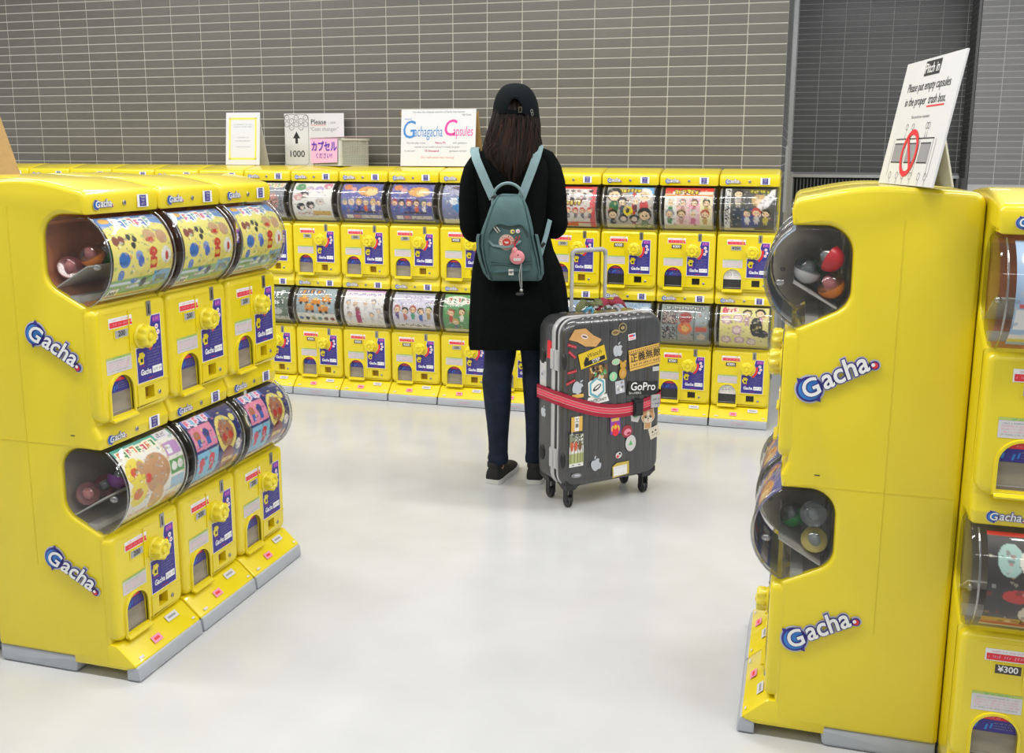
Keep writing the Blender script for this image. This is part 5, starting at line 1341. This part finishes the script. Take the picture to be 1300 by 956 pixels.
# latches and pads on the left side
for z in (.602, .205):
    w = MB(); w.box((-.2425, .034, z - .040), (-.236, .092, z + .040)); w.box((-.246, .040, z - .036), (-.24, .048, z + .036)); w.box((-.246, .066, z - .036), (-.24, .088, z + .036)); w.build('latch', [FRM], su)
    for y in (.012, .158):
        w = MB(); w.ball((-.231 if y < .1 else -.236, y, z), (.010, .014 if y < .1 else .02, .032), 14, 8); w.build('side_pad', [BLKP], su, 60)
w = MB(); w.box((-.2415, .092, .60), (-.2355, .118, .67)); tag(w.build('sticker', [RED], su), 'small red luggage tag by the frame')
# belt
def outline(g, n=8):
    return fillet([(-.236 - g, -g, .034), (.236 + g, -g, .034), (.236 + g, D + g, .034), (-.236 - g, D + g, .034)], n)
def belt_z(x, y):
    t = (x + .236) / .472
    return .452 + (-.052 * math.sin(PI * min(1, t * .95)) - .034 * t) * (1 if y < .05 else .5)
ol = []
base_ol = outline(.0085)
for i in range(len(base_ol)):
    a = Vector(base_ol[i]); b = Vector(base_ol[(i + 1) % len(base_ol)]); m = max(1, int((b - a).length / .03))
    for k in range(m): ol.append(a + (b - a) * k / m)
levels = [(-.025, 0), (-.016, 2), (-.0135, 1), (-.003, 2), (0.0, 1), (.003, 2) , (.0135, 2), (.016, 0), (.025, 0)]
levels = [(-.027, 0), (-.0120, 2), (-.0098, 1), (-.0008, 2), (.0008, 1), (.0098, 2), (.0120, 0), (.027, 0)]
mb = MB(); rg = [[(p.x, p.y, belt_z(p.x, p.y) + dz) for p in ol] for dz, m in levels]; n = len(ol)
for i in range(len(rg) - 1): mb.loft([rg[i], rg[i + 1]], levels[i][1], False)
mb.loft([[(p[0] * .985, p[1] * .97 + .003, p[2]) for p in rg[-1]], [(p[0] * .985, p[1] * .97 + .003, p[2]) for p in rg[0]]], 0, False)
belt = mb.build('belt', [CAN, BPK, BCR], su, 60)
mb = MB(); z = belt_z(.11, 0); mb.box((.088, -.018, z - .033), (.132, -.006, z + .033)); mb.box((.094, -.021, z - .022), (.126, -.016, z + .022)); mb.build('belt_buckle', [BLKP], belt)
mb = MB(); z = belt_z(.2, 0); mb.box((.176, -.014, z - .026), (.218, -.006, z + .026)); squiggle(mb, .182, .212, z + .008, .01, -.0145, 1, random.Random(3)); squiggle(mb, .182, .212, z - .01, .01, -.0145, 1, random.Random(4)); mb.build('belt_tag', [mat('tag_grey', (.42, .43, .43), .5), BLK], belt)
# scarves tied round the top handle
for i, (c0, m, lab) in enumerate((((.045, .100, .800), mat('bandana_red', (.20, .012, .03), .8, noise=.4, nscale=70), 'dark red patterned bandana knotted round the suitcase handle'),
                                  ((-.050, .100, .800), mat('camouflage_cloth', (.085, .095, .035), .85, noise=.6, nscale=40), 'green camouflage cloth tied round the suitcase handle'))):
    g = random.Random(20 + i); e = empty('scarf', (0, 0, 0)); e.location = Vector((-.6689, 3.7808, 0)) + Matrix.Rotation(math.radians(45.69), 3, 'Z') @ Vector(c0); e.rotation_euler = (0, 0, math.radians(45.69)); tag(e, lab, 'scarf')
    k_ = MB(); k_.ball((0, 0, 0), (.016, .016, .014), 12, 8); k_.build('knot', [m], e, 60)
    for s_ in (-1, 1):
        t = MB(); rgs = []
        for q in range(7):
            u = q / 6; x = s_ * (.008 + .062 * u); zz = .012 * math.sin(u * 3.0) - .022 * u * u; w_ = .006 + .017 * math.sin(PI * min(1, u * .8 + .1))
            rgs.append([(x, -w_ * .5 - .01 * u, zz - w_ * .5), (x, w_ * .4, zz - w_ * .2), (x + .004 * math.sin(q * 2), w_ * .6, zz + w_ * .7), (x, -w_ * .3, zz + w_ * .5 + .004 * math.sin(q * 3))])
        t.loft(rgs); t.build('scarf_end', [m], e, 60)
mb = MB(); mb.tube([(-.085, .10, .772), (-.075, .088, .786), (-.06, .085, .790), (-.05, .088, .776), (-.055, .09, .768)], .006, 8); mb.build('blue_ribbon', [mat('ribbon_blue', (.08, .30, .42), .6)], su, 60)

# stickers, each a flat print of its own on the front shell
SY = -.0050
ORG = mat('sticker_orange', (.74, .45, .09), .5); YST = mat('sticker_yellow', (.75, .52, .02), .45); TAN = mat('sticker_tan', (.62, .34, .12), .55, noise=.12, nscale=20)
TEA = mat('sticker_teal', (.15, .42, .50), .5); MINT = mat('sticker_mint', (.28, .66, .38), .5); GOLD = mat('sticker_gold', (.36, .28, .12), .4); APL = mat('sticker_silver', (.50, .53, .58), .4)
BRN = mat('sticker_brown', (.18, .09, .035), .5); CRM = mat('sticker_cream', (.66, .60, .48), .5)
def sticker(x, z, ang, fn, mats, label):
    m_ = MB(); fn(m_); ca, sa = math.cos(ang), math.sin(ang)
    m_.v = [(p[0] * ca - p[2] * sa, p[1], p[0] * sa + p[2] * ca) for p in m_.v]
    o = m_.build('sticker', mats, su, loc=(x, SY, z)); o['label'] = label; return o
def R(w, h, mi=0, y=0.0, x=0, z=0): return lambda m: rect(m, x - w / 2, z - h / 2, x + w / 2, z + h / 2, y, mi)
def apple(k):
    def f(m):
        pts = [(0, .36), (.14, .42), (.30, .42), (.44, .33), (.50, .27), (.40, .16), (.37, .02), (.42, -.12), (.54, -.22), (.46, -.42), (.34, -.58), (.22, -.64), (.10, -.60), (0, -.57),
               (-.10, -.60), (-.22, -.64), (-.34, -.58), (-.47, -.38), (-.54, -.12), (-.54, .10), (-.48, .28), (-.36, .40), (-.20, .44), (-.08, .39)]
        m.tess([[(a * k, b * k) for a, b in pts]], 0, False, lambda x, z: (x, 0, z))
        m.tess([[(a * k, b * k) for a, b in ((.0, .46), (.10, .48), (.22, .60), (.24, .76), (.10, .70), (.01, .60))]], 0, False, lambda x, z: (x, 0, z))
    return f
sticker(.010, .630, 0, apple(.042), [APL], 'silver apple-shaped sticker beside the black lettered orange sticker')
sticker(-.176, .500, -.45, apple(.044), [APL], 'silver apple-shaped sticker tilted over above the belt')
sticker(-.084, .176, .35, apple(.044), [APL], 'silver apple-shaped sticker low on the shell')
def yst(m):
    rect(m, -.062, -.031, .062, .031, 0, 3); rect(m, -.059, -.028, .059, .028, -.0003, 0); text(m, 'Watch', .008, .010, .026, -.0006, 1, shear=.3); rect(m, -.045, -.0255, .055, -.0085, -.0006, 1); text(m, 'STEP', .012, -.017, .018, -.0009, 2, off=.02)
    m.poly([(-.045, -.0006, -.009), (-.03, -.0006, .012), (-.018, -.0006, .0), (-.022, -.0006, -.009)], 1)
sticker(-.110, .612, .24, yst, [YST, BLK, WHT, YST], 'yellow warning sticker with black band reading STEP')
def osn(m):
    rect(m, -.077, -.043, .077, .043, 0, 0); rect(m, -.077, .026, .077, .028, -.0003, 1); text(m, '\u6b63\u7fa9\u7121\u6575', .004, .005, .038, -.0006, 1, off=.012)
    squiggle(m, -.07, .07, -.0215, .010, -.0004, 1, random.Random(4)); rect(m, -.077, -.033, .077, -.0315, -.0003, 1)
    for i in range(16): rect(m, -.074 + .0097 * i, .032, -.070 + .0097 * i, .038, -.0003, 2)
sticker(.142, .588, .12, osn, [ORG, BLK, BRN], 'orange sticker with large black characters')
def gop(m): rect(m, -.075, -.030, .072, .026, 0, 0); text(m, 'GoPro', .0, .004, .046, -.0004, 1, off=.014, sx=1.0); text(m, 'Be a HERO.', -.036, -.0215, .013, -.0004, 1)
sticker(.138, .462, -.10, gop, [BLK, WHT], 'black rectangular sticker with white lettering GoPro')
def hexs(m):
    hx = [(.040 * math.cos(PI / 6 + PI / 3 * k), .018 + .044 * math.sin(PI / 6 + PI / 3 * k)) for k in range(6)]
    m.tess([[(x * 1.16, (z - .018) * 1.16 + .018) for x, z in hx]], 0, False, lambda x, z: (x, 0, z)); m.poly([(-.056, 0, -.050), (.056, 0, -.045), (.046, 0, -.014), (-.042, 0, -.016)], 0)
    m.tess([hx], 1, False, lambda x, z: (x, -.0003, z)); m.tess([[(x * .76, (z - .018) * .76 + .018) for x, z in hx]], 0, False, lambda x, z: (x, -.0006, z))
    disc(m, 0, .018, .022, -.0009, 2, 18, .009, .5); disc(m, .002, .020, .015, -.0012, 0, 14, .004, .5); text(m, 'WHITECRAFT'[:10], 0, -.034, .0165, -.0006, 2, off=.01, sx=.85)
sticker(-.086, .470, .06, hexs, [WHT, TEA, BLK], 'white sticker with a teal hexagon ring')
def pic(w, h, cols, n, seed, frame=None):
    def f(m):
        g = random.Random(seed); rect(m, -w / 2, -h / 2, w / 2, h / 2, 0, 0)
        for i in range(n): disc(m, g.uniform(-.38, .38) * w, g.uniform(-.38, .38) * h, w * g.uniform(.05, .14), -.0003 - .0001 * (i % 4), 1 + i % (cols - 1), 9, h * g.uniform(.04, .14), g.uniform(0, 3))
    return f
sticker(-.082, .548, .04, pic(.088, .056, 6, 34, 3), [BRN, ORG, BLK, GRN, CRM, BRN], 'dark photo-like sticker with orange and green shapes')
def trees(m):
    g = random.Random(2); rect(m, -.033, -.066, .033, .066, 0, 0); rect(m, -.033, -.052, .033, -.012, -.0002, 1); rect(m, -.033, .018, .033, .066, -.0002, 2)
    for i in range(46): disc(m, g.uniform(-.029, .029), g.uniform(.024, .062), .0035, -.0004, 3 if i % 2 else 0, 6)
    for x, m_i in ((-.022, 4), (-.004, 4), (.016, 5)): disc(m, x, .018, .008, -.0006, m_i, 10, .02)
    for x in (-.026, -.01, .006, .018, .027): rect(m, x - .0012, -.05, x + .0012, .02, -.0008, 5)
    for x in (-.015, .014): disc(m, x, -.059, .006, -.0004, 3, 8, .002)
sticker(-.178, .245, .0, trees, [WHT, mat('sticker_meadow', (.45, .52, .22), .5), mat('sticker_wood', (.25, .27, .18), .5), BLK, mat('sticker_vermilion', (.62, .12, .05), .5), BRN], 'tall picture sticker of red figures among trees')
def strip(m): rect(m, -.026, -.030, .026, .030, 0, 0); rect(m, -.010, -.028, .010, .030, -.0003, 1); text(m, '\u5de5', 0, .014, .019, -.0006, 2, off=.01); text(m, '\u4e8b', 0, -.008, .019, -.0006, 2, off=.01)
sticker(-.178, .352, .0, strip, [ORG, WHT, BLK], 'orange and white strip sticker with black characters under the belt')
sticker(-.176, .464, .0, R(.054, .014), [ORG], 'orange edge of a strip sticker above the belt')
def tan(m):
    m.tess([[(-.070, -.012), (-.050, .028), (.0, .036), (.040, .012), (.082, -.002), (.060, -.032), (.01, -.034), (-.03, -.018)]], 0, False, lambda x, z: (x, 0, z)); disc(m, 0, .004, .017, -.0003, 1, 16, .008, -.2); disc(m, 0, .004, .013, -.0006, 2, 14, .004, -.2)
sticker(-.150, .692, -.14, tan, [TAN, WHT, BRN], 'large torn tan sticker on the upper left corner')
for x, z, a in ((-.206, .664, -.35), (-.205, .630, -.7), (-.204, .562, .15), (-.210, .522, .35)):
    sticker(x, z, a, lambda m: (rect(m, -.021, -.0055, .021, .0055, 0, 0), squiggle(m, -.017, .017, 0, .005, -.0003, 1, random.Random(1))), [mat('sticker_red_tape', (.45, .02, .03), .5), PNK], 'small red tape sticker at the left edge')
sticker(.002, .582, .05, lambda m: (disc(m, 0, 0, .021, 0, 0, 22, .013), disc(m, 0, 0, .017, -.0003, 1, 20, .0095), text(m, 'WATER', 0, 0, .010, -.0006, 0, off=.01)), [CRM, MINT], 'small oval green sticker')
sticker(-.010, .524, .0, lambda m: (disc(m, 0, 0, .019, 0, 0, 22), disc(m, .0, .002, .006, -.0003, 1, 10, .012), rect(m, -.008, -.010, .008, -.006, -.0003, 1)), [MINT, CRM], 'round mint green sticker')
def yblob(m): disc(m, 0, -.012, .018, 0, 0, 16, .024); disc(m, .0, .020, .015, -.0003, 0, 16, .014); disc(m, -.012, .034, .006, 0, 0, 10); disc(m, .011, .034, .006, 0, 0, 10); disc(m, 0, -.014, .010, -.0006, 1, 12, .014); disc(m, .002, .022, .006, -.0006, 1, 10)
sticker(.036, .545, .0, yblob, [mat('sticker_amber', (.60, .32, .03), .5), TAN], 'amber animal-shaped sticker')
sticker(.024, .478, .10, lambda m: (rect(m, -.022, -.026, .022, .026, 0, 0), [disc(m, random.Random(i).uniform(-.015, .015), random.Random(i + 9).uniform(-.018, .018), .006, -.0003, 1 + i % 2, 8) for i in range(8)]), [SIL, GRYT, WHT], 'grey stamp-like sticker')
sticker(.076, .676, .12, lambda m: (rect(m, -.018, -.013, .018, .013, 0, 0), rect(m, -.014, .0, .006, .009, -.0003, 1), rect(m, -.014, -.009, .014, -.004, -.0003, 2), disc(m, .010, .004, .005, -.0003, 3, 10)), [WHT, RED, PNK, BLU], 'small white, red and blue flag sticker')
sticker(.030, .716, .0, lambda m: (ringp(m, 0, 0, .016, .020, 0, 0, 20), disc(m, 0, 0, .010, 0, 0, 14, .007)), [GOLD], 'gold ring sticker near the top edge')
sticker(-.004, .700, .0, lambda m: (disc(m, 0, 0, .020, 0, 0, 18, .012), disc(m, 0, 0, .013, -.0003, 1, 12, .005)), [GOLD, BRN], 'gold oval sticker near the top edge')
sticker(.200, .534, .0, lambda m: (rect(m, -.016, -.009, .016, .009, 0, 0), squiggle(m, -.012, .012, 0, .007, -.0003, 1, random.Random(1))), [LBL, TEA], 'tiny pale label at the right edge')
def fire(m):
    rect(m, -.024, -.036, .024, .036, 0, 0); rect(m, -.019, .018, .019, .031, -.0003, 1)
    for x, z, r, q in ((0, .0, .010, 2), (-.010, -.012, .012, 1), (.010, -.014, .012, 1), (0, -.006, .007, 3), (0, -.024, .016, 2)): disc(m, x, z, r, -.0005 - .0001 * q, q, 10, r * 1.3)
sticker(.006, .322, .04, fire, [PUR, ORG, RED, YST], 'purple card sticker with an orange and red flame figure')
def pup(m):
    disc(m, 0, 0, .034, 0, 0, 24, .030); m.poly([(-.030, 0, .012), (-.026, 0, .042), (-.006, 0, .026)], 0); m.poly([(.030, 0, .012), (.026, 0, .042), (.006, 0, .026)], 0); rect(m, -.020, -.052, .018, -.018, .0002, 0)
    disc(m, 0, -.001, .030, -.0003, 1, 24, .026); m.poly([(-.026, -.0003, .012), (-.023, -.0003, .036), (-.007, -.0003, .022)], 1); m.poly([(.026, -.0003, .012), (.023, -.0003, .036), (.007, -.0003, .022)], 1); rect(m, -.016, -.049, .014, -.020, -.0001, 1)
    disc(m, 0, -.012, .022, -.0006, 0, 18, .014); disc(m, 0, .010, .007, -.0006, 0, 10, .012)
    for x in (-.012, .012): disc(m, x, .0, .0062, -.0009, 2, 12); disc(m, x + .0015, .002, .002, -.0012, 0, 8)
    disc(m, 0, -.008, .0035, -.0009, 2, 8); disc(m, 0, -.016, .0028, -.0009, 3, 8)
sticker(.168, .338, .0, pup, [CRM, mat('sticker_fawn', (.55, .30, .14), .5), BLK, RED], 'round fawn puppy face sticker')
sticker(.104, .354, .25, lambda m: (m.poly([(-.026, 0, -.018), (.004, 0, -.036), (.030, 0, -.006), (.022, 0, .030), (-.02, 0, .022)], 0), disc(m, .002, -.002, .014, -.0003, 1, 10, .009)), [LBL, GRN], 'pale angular sticker with a green shape')
sticker(.064, .290, .2, lambda m: (disc(m, 0, 0, .026, 0, 0, 20), disc(m, .002, -.004, .018, -.0003, 1, 16, .014), disc(m, .006, -.010, .010, -.0006, 0, 12, .005)), [mat('sticker_dark_red', (.36, .03, .05), .5), PNK], 'round dark red and pink sticker')
sticker(.084, .238, .0, lambda m: (disc(m, 0, 0, .026, 0, 0, 20, .034), m.poly([(-.010, -.0003, -.008), (.010, -.0003, -.008), (0, -.0003, .014)], 1)), [LBL, GRN], 'pale sticker with a small green tree')
sticker(.202, .268, .3, lambda m: (rect(m, -.026, -.024, .026, .024, 0, 0), disc(m, -.008, .004, .004, -.0003, 1, 8), disc(m, .008, .006, .004, -.0003, 1, 8), squiggle(m, -.014, .014, -.010, .006, -.0003, 1, random.Random(1))), [CRM, BLK], 'cream square sticker at the right edge')
def ycard(m): m.poly([(-.041, 0, -.030), (.040, 0, -.026), (.041, 0, .028), (-.020, 0, .030), (-.041, 0, .018)], 0); rect(m, -.036, -.024, .030, .016, -.0003, 1); squiggle(m, -.028, .022, .008, .006, -.0006, 2, random.Random(1)); squiggle(m, .0, .022, -.016, .006, -.0006, 2, random.Random(2))
sticker(.038, .135, .05, ycard, [mat('sticker_straw', (.60, .45, .08), .5), WHT, SIL], 'straw yellow name card sticker')
sticker(.026, .196, .2, lambda m: (disc(m, 0, 0, .016, 0, 0, 14, .014), disc(m, -.006, -.004, .006, -.0003, 1, 10), disc(m, .006, .004, .005, -.0003, 2, 10)), [LBL, RED, BLK], 'small pale sticker with red and black dots')
sticker(-.176, .142, .0, lambda m: (disc(m, 0, 0, .024, 0, 0, 18, .010, -.1), disc(m, .004, 0, .014, -.0003, 1, 12, .004, -.1)), [GRYT, SIL], 'small grey oval sticker at the bottom left')
sticker(-.206, .318, .3, lambda m: (rect(m, -.006, -.012, .008, .004, 0, 0), rect(m, -.012, -.004, .004, .006, -.0003, 1)), [SIL, BLK], 'tiny silver sticker by the frame')
for z, k, lab in ((.40, .034, 'silver apple-shaped sticker on the side of rear shell'),):
    m_ = MB(); apple(k)(m_); o = m_.build('sticker', [APL], su); o.rotation_euler = (0, 0, -PI / 2); o.location = (-.2368, .150, .375); o['label'] = lab
m_ = MB(); rect(m_, -.024, -.05, .024, .05, 0, 0); [disc(m_, random.Random(i).uniform(-.018, .018), random.Random(i + 5).uniform(-.04, .04), .008, -.0003, 1, 8) for i in range(8)]
o = m_.build('sticker', [LBL, SIL], su); o.rotation_euler = (0, 0, -PI / 2); o.location = (-.2368, .155, .53); o['label'] = 'pale picture sticker on the side of rear shell'
